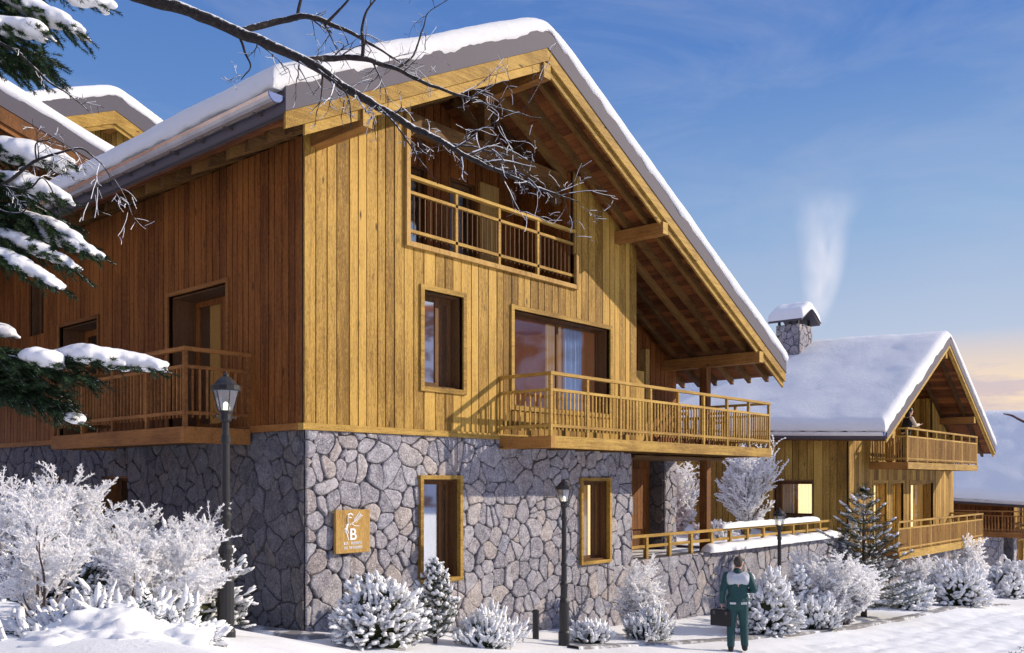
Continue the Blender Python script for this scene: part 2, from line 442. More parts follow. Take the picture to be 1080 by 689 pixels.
def trim_frame(parent, P, o, w=.09, proud=.05, mat='beam_x', name='window_frame', inner=0., bottom=True, top=True, depth=.0):
    """timber surround of an opening o=(u0,u1,z0,z1), trim lies outside the opening"""
    mb = MB(); u0,u1,z0,z1 = o; n1 = proud; n0 = -.02
    def b(a,c,d,e,cc): mb.hexa([P(a,d,n1),P(c,d,n1),P(c,d,n0),P(a,d,n0),P(a,e,n1),P(c,e,n1),P(c,e,n0),P(a,e,n0)], cc)
    b(u0-w, u0, z0-(w if bottom else 0), z1+w, rr(0,1)); b(u1, u1+w, z0-(w if bottom else 0), z1+w, rr(0,1))
    if top: b(u0, u1, z1, z1+w, rr(0,1))
    if bottom: b(u0, u1, z0-w, z0, rr(0,1))
    return mb.build(name, M[mat], parent)
def window(parent, P, o, depth=.28, panes=((0,1),), glass='glass', sash=.07, curtain=None, room=None, mat='window_wood', reveal='window_wood', name='window', lit='intwall'):
    """window set back in an opening: reveal lining + sash + panes + optional curtain and a room behind"""
    u0,u1,z0,z1 = o; W = u1-u0
    mb = MB(); t = .03
    def b(mb, a,c,d,e,n0,n1,cc=.5): mb.hexa([P(a,d,n1),P(c,d,n1),P(c,d,n0),P(a,d,n0),P(a,e,n1),P(c,e,n1),P(c,e,n0),P(a,e,n0)], cc)
    d0 = -depth-.06
    b(mb,u0+.002,u0+t,z0+.002,z1-.002,d0,-.004,.3); b(mb,u1-t,u1-.002,z0+.002,z1-.002,d0,-.004,.6); b(mb,u0+t,u1-t,z1-t,z1-.002,d0,-.004,.4); b(mb,u0+t,u1-t,z0+.002,z0+t,d0,-.004,.5)
    fr = mb.build(name, M[reveal], parent)
    s = MB(); n0, n1 = -depth-.05, -depth
    a0, a1, c0, c1 = u0+t, u1-t, z0+t, z1-t
    for pa, pb in panes:
        p, q = a0+(a1-a0)*pa, a0+(a1-a0)*pb
        b(s,p,p+sash,c0,c1,n0,n1,.2); b(s,q-sash,q,c0,c1,n0,n1,.7); b(s,p+sash,q-sash,c0,c0+sash,n0,n1,.4); b(s,p+sash,q-sash,c1-sash,c1,n0,n1,.5)
        g = MB(); b(g,p+sash-.01,q-sash+.01,c0+sash-.01,c1-sash+.01,-depth-.03,-depth-.022)
        g.build('pane', M[glass], fr)
    s.build('sash', M[mat], fr)
    for cu in (curtain or ()):
        ca, cb, m_ = cu; p, q = u0+W*ca, u0+W*cb; c = MB(); k = max(10, int((q-p)/.02)); pr = None
        for i in range(k+1):
            uu = p+(q-p)*i/k; nn = -depth-.12+.03*math.sin(i*1.1)+.012*math.sin(i*.37)
            cur = (P(uu,c0,nn), P(uu,c1-.02,nn))
            if pr: c.quad(pr[0], cur[0], cur[1], pr[1])
            pr = cur
        c.build('curtain', M[m_], fr, smooth=True)
    if room is not None:
        r = MB(); D = room; a, c, e, f = u0-.15, u1+.15, z0-.1, z1+.15
        bkn = -depth-D
        r.quad(P(a,e,bkn),P(c,e,bkn),P(c,f,bkn),P(a,f,bkn)); r.quad(P(a,e,d0),P(a,e,bkn),P(a,f,bkn),P(a,f,d0)); r.quad(P(c,e,d0),P(c,e,bkn),P(c,f,bkn),P(c,f,d0)); r.quad(P(a,e,d0),P(c,e,d0),P(c,e,bkn),P(a,e,bkn))
        r.build('room', M[lit], fr)
        cl = MB(); cl.quad(P(a,f,d0),P(c,f,d0),P(c,f,bkn),P(a,f,bkn)); 
        cl.build('ceiling', M['intwood'], fr)
    return fr

# ------------------------------------------------------------------ gable roof
def gable_roof(root, xl, xa, xr, zl, za, zr, y0, y1, fh=.36, bh=.24, T=.28, rafter_dy=.6, purlins=(), rx=(None,None), step=.16, gutter=True, seed=1, rise=0., detail=True, bh2=.15, bmat='beam_x', smat='soffit', raf_y1=None, snow_res=(100,90), eave_tail=.35):
    rnd = random.Random(seed)
    sl, sr = (za-zl)/(xa-xl), (za-zr)/(xr-xa)
    B = lambda x, y=0.: (zl+sl*(x-xl) if x < xa else za-sr*(x-xa)) + rise*(y-y0)
    def slab(mb, xa_, xb_, ya, yb, o0, o1, c=.5):
        mb.hexa([(xa_,ya,B(xa_,ya)+o0),(xb_,ya,B(xb_,ya)+o0),(xb_,yb,B(xb_,yb)+o0),(xa_,yb,B(xa_,yb)+o0),
                 (xa_,ya,B(xa_,ya)+o1),(xb_,ya,B(xb_,ya)+o1),(xb_,yb,B(xb_,yb)+o1),(xa_,yb,B(xa_,yb)+o1)], c)
    E_ = 1e-4
    d = MB()
    slab(d, xl+.05, xa, y0+.04, y1, -.06, fh-.03); slab(d, xa+E_, xr-.05, y0+.04, y1, -.06, fh-.03)
    roof = d.build('roof', M['darkgrey'], root)
    # soffit boards
    sb = MB()
    for a, b in ((xl+.05, xa), (xa, xr-.05)):
        x = a
        while x < b-.01:
            e = min(x+step, b); c = rnd.random()
            yy = y0+.05
            slab(sb, x+.004, e-.004, yy, y1, -.095-rnd.uniform(0,.004), -.062, c); x = e
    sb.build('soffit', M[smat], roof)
    # fascia and barge boards
    f = MB(); slab(f, xl, xa, y0-.03, y0+.03, .002, fh); slab(f, xa+E_, xr, y0-.03, y0+.03, .002, fh)
    f.box(xl, xl+.04, y0+.031, y1, zl+.0, zl+fh-.05) if rise == 0 else slab(f, xl, xl+.04, y0+.031, y1, 0, fh-.05)
    slab(f, xr-.04, xr, y0+.031, y1, .0, fh-.02)
    f.build('fascia', M['grey'], roof)
    for a, b in ((xl+.01, xa), (xa+E_, xr-.01)):
        g = MB(); slab(g, a, b, y0-.012, y0+.035, -bh, -.001, rnd.random()); slab(g, a+.35 if a < xa else a, b, y0+.045, y0+.09, -bh-bh2, -bh+.03, rnd.random())
        g.build('barge_board', M[bmat], roof)
    # rafters
    ry1 = raf_y1 if raf_y1 else y1
    y = y0+.45
    while detail and y < ry1:
        for side, (a, b) in enumerate(((xl+eave_tail, xa-.06), (xa+.06, xr-.12))):
            if side == 1 and y > 6: continue
            r = MB(); slab(r, a, b, y-.05, y+.05, -.27, -.10, rnd.random()); r.build('rafter', M['rafter'], roof)
        y += rafter_dy
    for px, pw, phh, pya, pyb in purlins:
        r = MB(); top = min(B(px-pw/2), B(px+pw/2))-.22
        r.box(px-pw/2, px+pw/2, pya, pyb, top-phh, top); po = r.build('purlin', M['beam_y'], roof, bevel=.008)
        eg = MB(); eg.box(px-pw/2+.006, px+pw/2-.006, pya-.004, pya+.01, top-phh+.006, top-.006, .8); eg.build('end_grain', M['beam_x'], po)
    if gutter:
        g = MB(); n = 8; gx, gz, gr = xl-.13, zl+.20, .115
        for (ya, yb) in ((y0+.02, y1),):
            for k in range(n):
                a0, a1 = math.pi+math.pi*k/n, math.pi+math.pi*(k+1)/n
                for rad in (gr, gr-.012):
                    g.quad((gx+rad*math.cos(a0),ya,gz+rad*math.sin(a0)),(gx+rad*math.cos(a1),ya,gz+rad*math.sin(a1)),
                           (gx+rad*math.cos(a1),yb,gz+rise*(yb-ya)+rad*math.sin(a1)),(gx+rad*math.cos(a0),yb,gz+rise*(yb-ya)+rad*math.sin(a0)))
        g.build('gutter', M['gutter'], roof, smooth=True)
        e = MB(); pts = [(gx+gr*math.cos(math.pi+math.pi*k/12), gz+gr*math.sin(math.pi+math.pi*k/12)) for k in range(13)]
        e.poly([(p[0],y0+.018,p[1]) for p in pts]); e.poly([(p[0],y0+.0,p[1]) for p in pts][::-1])
        for k in range(12): e.quad((pts[k][0],y0,pts[k][1]),(pts[k+1][0],y0,pts[k+1][1]),(pts[k+1][0],y0+.018,pts[k+1][1]),(pts[k][0],y0+.018,pts[k][1]))
        e.build('gutter_cap', M['gutcap'], roof)
        yk = y0+.5
        while yk < y1 and rise == 0: st = MB(); st.box(gx-.02, xl, yk, yk+.03, gz-gr-.02, gz-gr+.004); yk += .75; st.build('gutter_bracket', M['darkgrey'], roof)
    # snow
    nx, ny = snow_res
    def dist(a, b, n):
        out = []
        for i in range(n+1):
            t = i/n; out.append(a+(b-a)*(t*.6+.4*(3*t*t-2*t**3)) )
        return out
    ov = .05
    X = dist(xl-.22, xa, nx//2)[:-1] + dist(xa, xr+.05, nx//2); Y = dist(y0-ov, y1+.05, ny)
    ex = [.0,.02,.05,.09,.14,.2]
    def dens(L):
        a, b = L[0], L[-1]; base = [v for v in L if a+.25 < v < b-.25]
        return [a+e for e in ex] + base + [b-e for e in ex[::-1]]
    X = dens(X); Y = dens(Y); s = MB(); so = Vector((seed*9.1, 3.3, 1.7))
    def Bs(x, y):
        w = .35
        sm = math.sqrt((x-xa)**2+w*w)
        base = za - (sl if x < xa else sr)*(sm-w*.25) + rise*(y-y0)
        return base+fh
    def top(x, y):
        dd = min(x-X[0], X[-1]-x, y-Y[0], Y[-1]-y); q = min(1, dd/.2)
        k = math.sqrt(max(0, 1-(1-q)**2))
        n = noise.noise(Vector((x*.9,y*.9,0))+so)*.04 + noise.noise(Vector((x*3.5,y*3.5,5))+so)*.016 + noise.noise(Vector((x*9,y*9,5))+so)*.008
        return Bs(x,y) + (T+n)*(.15+.85*k)
    W = len(X); 
    for y in Y:
        for x in X:
            jy = 0; jx = 0
            if y == Y[0]: jy = noise.noise(Vector((x*2.2, 1, 0))+so)*.03
            s.v.append((x, y+jy, top(x, y)))
    for j in range(len(Y)-1):
        for i in range(W-1): s.face((j*W+i, j*W+i+1, (j+1)*W+i+1, (j+1)*W+i))
    # skirt
    loop = [i for i in range(W)] + [j*W+W-1 for j in range(1, len(Y))] + [(len(Y)-1)*W+i for i in range(W-2,-1,-1)] + [j*W for j in range(len(Y)-2, 0, -1)]
    n1 = len(s.v)
    for k in loop:
        x, y, z = s.v[k]; dr = .02 + .09*max(0, noise.noise(Vector((x*3.1,y*3.1,2))+so)+.25) + .03*noise.noise(Vector((x*14,y*14,2))+so)
        cx = min(max(x, xl-.16), xr); 
        s.v.append((x, y+(.012 if y < y0 else 0), B(cx, y)+fh-dr))
    for k in loop:
        x, y, z = s.v[n1+loop.index(k)] if False else s.v[k]
    n2 = len(s.v)
    for q, k in enumerate(loop):
        x, y, z = s.v[n1+q]; cx = min(max(x, xl+.1), xr-.1); cy = min(max(y, y0+.1), y1-.1)
        s.v.append((cx, cy, B(cx, cy)+fh-.1))
    L = len(loop)
    for q in range(L):
        q2 = (q+1) % L
        s.face((loop[q], n1+q, n1+q2, loop[q2])); s.face((n1+q, n2+q, n2+q2, n1+q2))
    s.build('snow_cover', M['snow_roof'], roof, smooth=True)
    return roof, B

# ------------------------------------------------------------------ balcony railing run
def rail_run(parent, a, b, zf, zbot, zmid, ztop, post=1.1, bal=.115, mats='rail', pw=.06, first=True, last=True, balw=.028, rw=.055, bmat=None):
    """parent: the balcony object; a,b: plan points"""
    a = Vector((a[0],a[1],0)); b = Vector((b[0],b[1],0)); L = (b-a).length; d = (b-a)/L
    m = M[mats]
    up = lambda p, z: Vector((p.x, p.y, z))
    h = MB(); h.bar(up(a-d*.04,ztop-.03), up(b+d*.04,ztop-.03), rw*1.6, .06, rr(0,1)); h.build('handrail', m, parent, bevel=.006)
    l = MB(); l.bar(up(a,zmid-.025), up(b,zmid-.025), rw, .05, rr(0,1)); l.build('rail', m, parent); l = MB(); l.bar(up(a,zbot-.025), up(b,zbot-.025), rw, .055, rr(0,1)); l.build('rail', m, parent)
    n = max(1, round(L/post))
    for i in range(n+1):
        if (i == 0 and not first) or (i == n and not last): continue
        p = a+d*(L*i/n); q = MB(); q.bar(up(p,zf), up(p,ztop-.061), pw, pw, rr(0,1), up=(d.x,d.y,0)); q.build('railing_post', m, parent)
    if bal:
        s = MB(); k = int(L/bal)
        for i in range(1, k):
            t = L*i/k
            if min((t % (L/n)), (L/n)-(t % (L/n))) < pw*.8: continue
            p = a+d*t; s.bar(up(p,zbot-.10), up(p,zmid-.02), balw, balw, rr(0,1), up=(d.x,d.y,0))
        s.build('balusters', M[bmat] if bmat else m, parent)

# ------------------------------------------------------------------ vegetation
def crystals(mb, p, d, n, L, w, rnd):
    for _ in range(n):
        a = rnd.uniform(0, 6.283); s = Vector((math.cos(a), math.sin(a), rnd.uniform(-.3,.9))).normalized()
        e = p + (s*.8 + d*.5).normalized()*L*rnd.uniform(.5,1); q = s.cross(d)
        if q.length < .01: continue
        q = q.normalized()*w; mb.quad(p-q, p+q, e+q*.5, e-q*.5, rnd.random())
def frost_shrub(name, label, h, spread, stems, seed, cat='shrub', group=None, lvls=3, kids=6, cw=.012, cl=.05, lean=(0,0), tr=.006, cn=2, upright=.5):
    rnd = random.Random(seed); st = MB(); tw = MB()
    root = empty(name, (0,0,0), label, cat, group)
    h = h*.62; spread *= .75
    def grow(p, d, L, r, lv):
        n = 6 if lv == 0 else 4; pts = [p]; rad = [r]; q = p.copy(); dd = d.copy()
        for i in range(n):
            dd = (dd + Vector((rnd.uniform(-1,1), rnd.uniform(-1,1), rnd.uniform(-.4,.6)))*.17 + (Vector((0,0,-.05*lv)) if lv > 1 else Vector((0,0,.03)))).normalized()
            q = q + dd*(L/n); pts.append(q.copy()); rad.append(r*(1-.75*(i+1)/n)+tr*.35)
            if lv < lvls-1:
                for _ in range(kids // (n-1) + (1 if rnd.random() < .5 else 0)):
                    if i == 0 and lv == 0: continue
                    a = rnd.uniform(0, 6.283); o = Vector((math.cos(a), math.sin(a), rnd.uniform(-.1,.8)))
                    nd = (dd*upright*1.6 + o*.8).normalized(); grow(q, nd, L*rnd.uniform(.26,.50), r*.5, lv+1)
            if lv >= 1: crystals(tw, q, dd, cn+1 if lv == 1 else cn+2, cl, cw*1.25, rnd)
        (st if lv == 0 else tw).tube(pts, [max(x, tr) for x in rad], 4 if lv == 0 else 3, rnd.random(), cap=False)
    for i in range(int(stems*1.5)):
        a = rnd.uniform(0, 6.283); k = rnd.uniform(.0, 1)**.7
        d = Vector((math.cos(a)*spread*k+lean[0], math.sin(a)*spread*k+lean[1], h)).normalized()
        grow(Vector((math.cos(a)*.1*k, math.sin(a)*.1*k, -.05)), d, h*(rnd.uniform(.65,1.0) if i < stems*.8 else rnd.uniform(.25,.65)), .014, 0)
    st.build('stem', M['stem'], root, smooth=True); tw.build('frosted_twigs', M['twig'], root)
    return root
def sprig(nd, sn, p, d, L, rnd, nb=7, bl=.05, bw=.007, snow=.8, sr=.028):
    d = d.normalized(); 
    s = d.cross(Vector((0,0,1))); s = s.normalized() if s.length > .05 else Vector((1,0,0)); u = s.cross(d)
    for i in range(nb):
        t = (i+.3)/nb; b = p + d*(L*t)
        for sg in (-1, 1):
            e = b + d*bl*.6 + s*sg*bl*rnd.uniform(.7,1.1) + u*bl*rnd.uniform(-.5,.4); nd.tri(b-d*bw, b+d*bw, e, rnd.random())
        if i % 2: e = b + d*bl*.6 + u*bl*rnd.uniform(-1,.9); nd.tri(b-d*bw, b+d*bw, e, rnd.random())
    if rnd.random() < snow:
        k = rnd.uniform(.7,1.25); sn.blob(p + d*L*.62 + Vector((0,0,sr*.75*k)), (d*L*rnd.uniform(.36,.58), s*sr*k*1.15, u*sr*k*.85), 1, .75)
def snow_bush(name, label, rx, ry, h, seed, n=480, L=.17, sr=.03, cat='bush', group=None, snow=.93, leaf='needle_g', up=.35):
    rnd = random.Random(seed); nd = MB(); sn = MB(); root = empty(name, (0,0,0), label, cat, group)
    co = MB(); co.ell((0,0,h*.34), rx*.60, ry*.60, h*.44, 2, .4)
    so = Vector((seed, 2, 3))
    for i in range(int(n*1.7)):
        z = rnd.random()**.9; a = rnd.uniform(0, 6.283)
        th = math.acos(max(0,min(1,z))); v = Vector((math.sin(th)*math.cos(a), math.sin(th)*math.sin(a), math.cos(th)))
        k = rnd.uniform(.62, 1.0)*(1+.5*noise.noise(v*1.9+so)+.18*noise.noise(v*5+so)); 
        bulge = 1 if z > .2 else .93
        p = Vector((v.x*rx*k*bulge, v.y*ry*k*bulge, v.z*h*k+.03))
        d = (v*1.0 + Vector((rnd.uniform(-.7,.7), rnd.uniform(-.7,.7), rnd.uniform(-.5,.5)+up-.45*(1-z)*(1-up)))).normalized()
        sprig(nd, sn, p-d*L*.5, d, L*rnd.uniform(.7,1.2), rnd, 5, .05, .009, snow*(1 if z > .25 else .75), sr)
    co.build('shaded_inside', M['needle_g'], root); nd.build('foliage', M[leaf], root); sn.build('snow_cover', M['snow_clump'], root, smooth=True)
    return root
def conifer(name, label, h, r, seed, whorls=14, per=8, cat='tree', group=None, snow=.6, sr=.03, L=.2, base=.12, upturn=.25, droop=.15, dens=1., bl=.055):
    rnd = random.Random(seed); nd = MB(); sn = MB(); br = MB(); root = empty(name, (0,0,0), label, cat, group)
    tr = MB(); tr.tube([(0,0,-.1),(0,0,h*.5),(0,0,h*.97)], [.035*h*.6+.012, .02*h*.5+.008, .006], 7)
    for wv in range(whorls):
        t = wv/(whorls-1); z = base*h + (h*(1-base)-.08*h)*t; rad = r*(1-t)**.85*rnd.uniform(.85,1.12)+.05*h*.3
        k = max(4, int(per*(1-.4*t)))
        for j in range(k):
            a = 6.283*j/k + rnd.uniform(-.35,.35) + wv*1.3; Lb = rad*rnd.uniform(.75,1.15)
            o = Vector((math.cos(a), math.sin(a), 0)); pts = []
            for i in range(5):
                s = i/4; pts.append(Vector((0,0,z+rnd.uniform(-.01,.01))) + o*Lb*s + Vector((0,0,Lb*(upturn*s*s-droop*s*2*(1-t) + .25*t*s))))
            br.tube(pts, [.012*h*.25*(1-.8*i/4)+.003 for i in range(5)], 4, cap=False)
            m = max(3, int(Lb/.075*dens))
            for q in range(m):
                s = (q+1)/m; i0 = min(3, int(s*4)); f = s*4-i0; p = pts[i0].lerp(pts[i0+1], f); dd = (pts[i0+1]-pts[i0]).normalized()
                for sg in (-1,1):
                    sd = dd.cross(Vector((0,0,1))).normalized()*sg
                    d = (dd*rnd.uniform(.5,1) + sd*rnd.uniform(.5,1) + Vector((0,0,rnd.uniform(-.15,.25)))).normalized()
                    sprig(nd, sn, p, d, L*(1-.45*s)*rnd.uniform(.7,1.15)*(1-.35*t), rnd, 5, bl, .008, snow*.75, sr)
            sprig(nd, sn, pts[-1]-(pts[-1]-pts[-2])*.3, pts[-1]-pts[-2], L*.8, rnd, 6, bl, .008, snow, sr*1.2)
    sprig(nd, sn, Vector((0,0,h*.88)), Vector((0,0.05,1)), h*.11, rnd, 8, bl*.8, .008, snow, sr*.8)
    tr.build('trunk', M['stem'], root, smooth=True); br.build('branches', M['stem'], root); nd.build('foliage', M['needle'], root); sn.build('snow_cover', M['snow_clump'], root, smooth=True)
    return root
def place(o, x, y, z, rz=0, sc=1):
    o.location = (x, y, z); o.rotation_euler = (0,0,rz); o.scale = (sc,)*3
    return o

# ------------------------------------------------------------------ camera frame (photograph's viewpoint, used to survey positions)
FP, HZ, YAW = 964., 507., R(41.24)
VD = Vector((math.cos(YAW), math.sin(YAW), 0)); RD = Vector((math.sin(YAW), -math.cos(YAW), 0))
CAM = Vector((-8.4355, -11.6151, 2.3382))
def at(px, py, d): return CAM + VD*d + RD*((px-540)/FP*d) + Vector((0,0,-(py-HZ)/FP*d))

# ------------------------------------------------------------------ ground
def ss(t): t = max(0, min(1, t)); return t*t*(3-2*t)
def H0(x, y):
    if x >= 0: z = -1.6*(1-math.exp(-x/10)) - .07*max(0, min(x, 70)-20)
    else: z = .245*max(0, -x-.35) * ss((-x-.2)/.9) if x > -5.3 else 1.21
    z += .42*math.exp(-((x+4.4)**2/2.6+(y+.2)**2/2.4))
    if x < 0: z += .06*noise.noise(Vector((x*.8,y*.8,0)))*ss(-x-.4)
    return z
def HG(x, y):
    z = H0(x, y)
    road = ss((-2.9-.05*x - y)/.5) if x > 2 else 0
    if -14 < x < 60 and -25 < y < 20:
        z += noise.noise(Vector((x*.7, y*.7, 4)))*.035 + noise.noise(Vector((x*2.6, y*2.6, 9)))*.014
        z += road*(noise.noise(Vector((x*2.2, y*3.5, 1)))*.04 + noise.noise(Vector((x*5, y*7, 1)))*.035 + noise.noise(Vector((x*11, y*14, 1)))*.02 - .04)
        if x > 3:
            t_ = y+.05*x
            for c_, w_ in ((-3.75,.13),(-5.25,.15),(-4.35,.10),(-5.9,.12)): z -= .055*math.exp(-((t_-c_-.12*math.sin(x*.35))/w_)**2)*(.6+.8*noise.noise(Vector((x*.9,c_,0))))
        if y > -.9 and x > .5: z += .05*ss((y+.9)/.8)
    return z
def axis(lo, hi, fa, fb, st):
    a = []; v = fa
    while v < fb: a.append(v); v += st
    a.append(fb); k = st; w = fb
    while w < hi: k *= 1.35; w = min(hi, w+k); a.append(w)
    k = st; w = fa; pre = []
    while w > lo: k *= 1.35; w = max(lo, w-k); pre.append(w)
    return pre[::-1] + a
gx = axis(-900, 900, -8, 36, .14); gy = axis(-900, 900, -9, 1, .12)
g = MB(); W = len(gx)
for y in gy:
    for x in gx: g.v.append((x, y, HG(x, y)))
for j in range(len(gy)-1):
    for i in range(W-1): g.face((j*W+i, j*W+i+1, (j+1)*W+i+1, (j+1)*W+i))
go = g.build('snowy_ground', M['snow'], None, smooth=True); tag(go, kind='structure')
# cleared paving strip along the planting bed, and the slab by the corner of the chalet
def strip(name, pts, w, mat, dz, n=60):
    s = MB(); P = [Vector((*p, 0)) for p in pts]; prev = None; L = sum((P[i+1]-P[i]).length for i in range(len(P)-1))
    cur = []
    for i in range(len(P)-1):
        k = max(2, int((P[i+1]-P[i]).length/.12))
        for q in range(k): cur.append(P[i].lerp(P[i+1], q/k))
    cur.append(P[-1]); rows = []
    for i, p in enumerate(cur):
        d = (cur[min(i+1,len(cur)-1)]-cur[max(i-1,0)]).normalized(); sd = Vector((-d.y, d.x, 0)); row = []
        for k in range(5):
            q = p + sd*w*(k/4-.5); row.append((q.x, q.y, H0(q.x, q.y)+dz - (.25 if k in (0,4) else 0)))
        rows.append(row)
    for a, b in zip(rows, rows[1:]):
        for k in range(4): s.quad(a[k], b[k], b[k+1], a[k+1])
    return tag(s.build(name, mat, None), kind='structure')
strip('paving', [(4.0,-2.1),(6.3,-2.35),(9.5,-2.8),(12.9,-3.25),(17.5,-3.6),(26,-3.75)], .5, M['pave'], .045)
strip('corner_paving', [(-.38,6.0),(-.38,1.0),(-.2,-.38),(1.6,-.5)], .66, M['pave'], .05)
# distant mountains all round the resort (seen in the window reflections)
mt = MB()
for i in range(73):
    a = 6.283*i/72; r0 = 330
    for k, (rr_, hh) in enumerate(((240,-5),(300,30),(360,62),(430,75),(520,60))):
        n = noise.noise(Vector((math.cos(a)*3, math.sin(a)*3, k*.7)))
        low = .35+.65*(1 if math.cos(a-YAW) < .55 else 0)*1.
        low = 0.12 if math.cos(a-YAW) > .6 else low
        mt.v.append((rr_*math.cos(a), rr_*math.sin(a), -6+max(0,hh+hh*n*.9)*low))
for i in range(72):
    for k in range(4): a = i*5+k; mt.face((a, a+5, a+6, a+1))
tag(mt.build('mountains', M['mountain'], None, smooth=True), kind='structure')

# ------------------------------------------------------------------ MAIN CHALET
mc = empty('chalet', (0,0,0), 'large wooden chalet on a crazy-stone base, nearest the street, with snow on its roof', 'chalet')
ZL, ZA, ZR = 7.26, 10.08, 5.13
XL, XA, XR = -1.27, 4.28, 14.1
Y0 = -1.3
PF = wall_map((0,0,0), (1,0,0), (0,-1,0)); PS = wall_map((0,0,0), (0,1,0), (-1,0,0))
roof, B = gable_roof(mc, XL, XA, XR, ZL, ZA, ZR, Y0, 13.2, fh=.37, bh=.23, T=.28, seed=1, snow_res=(150,120), rafter_dy=.5,
    purlins=((.16,.2,.26,Y0-.005,.4),(4.28,.2,.28,Y0-.005,.5),(8.25,.2,.26,Y0-.005,.3),(12.72,.22,.28,Y0-.005,1.55)))
# stone base
lw, rw = (2.39,3.29,.62,2.36), (6.97,7.93,.63,2.33)
stone_wall(mc, PF, 0, 8.88, -1.4, 3.12, (lw, rw), 5)
s1, s2 = (8.67,9.46,1.2,2.42), (5.62,6.71,.5,2.42)
stone_wall(mc, PS, 0, 13, -.3, 3.12, (s1, s2), 6, flip=True, mat='stone_shaded')
# timber facade
log = (2.07,6.70,6.40,99); w1 = (2.42,3.38,3.97,5.64); big = (4.78,7.96,3.78,5.63)
board_wall(mc, PF, -.06, 9.03, 3.22, lambda u: B(u)-.085, (log, w1, big), 11, 'wall', nbase=.03)
dr, sd_, hw = (2.07,4.0,3.24,5.66), (6.83,8.65,3.24,5.62), (9.5,10.3,5.6,6.85)
board_wall(mc, PS, -.028, 13, 3.22, 7.60, (dr, sd_, hw), 12, 'wall_shaded', nbase=.03, wmin=.15, wmax=.24)
bb = MB(); bb.hexa([PF(-.09,3.115,.09),PF(9.05,3.115,.09),PF(9.05,3.115,-.05),PF(-.09,3.115,-.05),PF(-.09,3.22,.085),PF(9.05,3.22,.085),PF(9.05,3.22,-.05),PF(-.09,3.22,-.05)], .6)
bb.build('base_trim', M['beam_x'], mc)
bb = MB(); bb.hexa([PS(-.06,3.116,.088),PS(13,3.116,.088),PS(13,3.116,-.05),PS(-.06,3.116,-.05),PS(-.06,3.221,.083),PS(13,3.221,.083),PS(13,3.221,-.05),PS(-.06,3.221,-.05)], .6)
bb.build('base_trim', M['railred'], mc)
# body of the house behind the cladding: side and upper floor set back over the terrace
body = MB(); body.box(8.9,9.0,.02,1.5,3.0,7.4); body.build('side_return_wall', M['dark'], mc)
body = MB(); body.box(.31,8.8,13.0,13.2,-1,7.4)
body.build('rear_wall', M['dark'], mc)
PB = wall_map((9.0,1.5,0), (1,0,0), (0,-1,0))
board_wall(mc, PB, 0, 4.3, 3.15, lambda u: B(u+9.0, 0)-.09, ((.15,1.5,3.2,5.2),), 21, 'wall_shaded', name='setback_wall')
window(mc, PB, (.15,1.5,3.2,5.2), .12, ((0,.5),(.5,1)), 'glass', .07, ((0,.4,'curtain_w'),), 1.2)
PR = wall_map((13.3,1.5,0), (0,1,0), (1,0,0))
board_wall(mc, PR, 0, 11.5, -1, 5.3, (), 22, 'wall_shaded', name='side_wall', wmin=.2, wmax=.3)
# column and partition on the balcony
c = MB(); c.box(9.55,10.1,.42,.5,3.2,4.95,.8); c.build('partition', M['wall'], mc, bevel=.01)
c = MB(); c.box(10.75,10.93,.8,.98,3.2,5.6,.5); c.build('column', M['beam_z'], mc, bevel=.01)
# windows of the front
def framed(P, o, **k):
    trim_frame(mc, P, o, **{x: k.pop(x) for x in ('w','proud','mat') if x in k}); return window(mc, P, o, **k)
framed(PF, w1, w=.085, proud=.10, depth=.2, glass='glass_r', panes=((0,.66),(.66,1)), sash=.085, room=1.6, reveal='window_wood')
framed(PF, big, w=.085, proud=.10, depth=.24, glass='glass_l', panes=((0,.55),(.55,1)), sash=.03, room=2.2, curtain=((.66,.86,'curtain'),(.47,.64,'panel_glow')), lit='intbright')
framed(PF, lw, w=.07, proud=.11, mat='beam_x', depth=.18, glass='glass_m', panes=((0,.80),(.80,1)), sash=.06, room=1.4, curtain=((.0,.98,'curtain_g'),), reveal='window_wood')
framed(PF, rw, w=.07, proud=.11, mat='beam_x', depth=.18, glass='glass_l', panes=((0,.80),(.80,1)), sash=.06, room=1.2, curtain=((.02,.72,'panel_glow'),(.72,.86,'curtain_glow')), reveal='window_wood', lit='wall')
# windows and doors of the side
trim_frame(mc, PS, dr, w=.07, proud=.10, mat='railred', bottom=False)
window(mc, PS, dr, depth=.45, panes=((0,.5),(.5,1)), glass='glass_m', sash=.10, room=1.5, mat='wall_shaded', curtain=((.0,.34,'panel_glow'),(.38,.5,'curtain_w'),(.55,.85,'panel_glow')), name='balcony_door')  # glowing panels stand in for the bright reflection in the door panes
trim_frame(mc, PS, sd_, w=.07, proud=.10, mat='railred', bottom=False)
window(mc, PS, sd_, depth=.45, panes=((0,.5),(.5,1)), glass='glass', sash=.12, room=1.5, mat='wall_shaded', curtain=((0,.6,'curtain_g'),), name='balcony_door')
window(mc, PS, hw, depth=.15, panes=((0,1),), glass='glass', sash=.06, room=.8, lit='dark')
window(mc, PS, s1, depth=.3, panes=((0,1),), glass='glass', sash=.05, room=.8, reveal='dark_post', lit='dark')
window(mc, PS, s2, depth=.3, panes=((0,1),), glass='glass', sash=.05, room=.8, reveal='dark_post', curtain=((0,.5,'curtain_g'),))
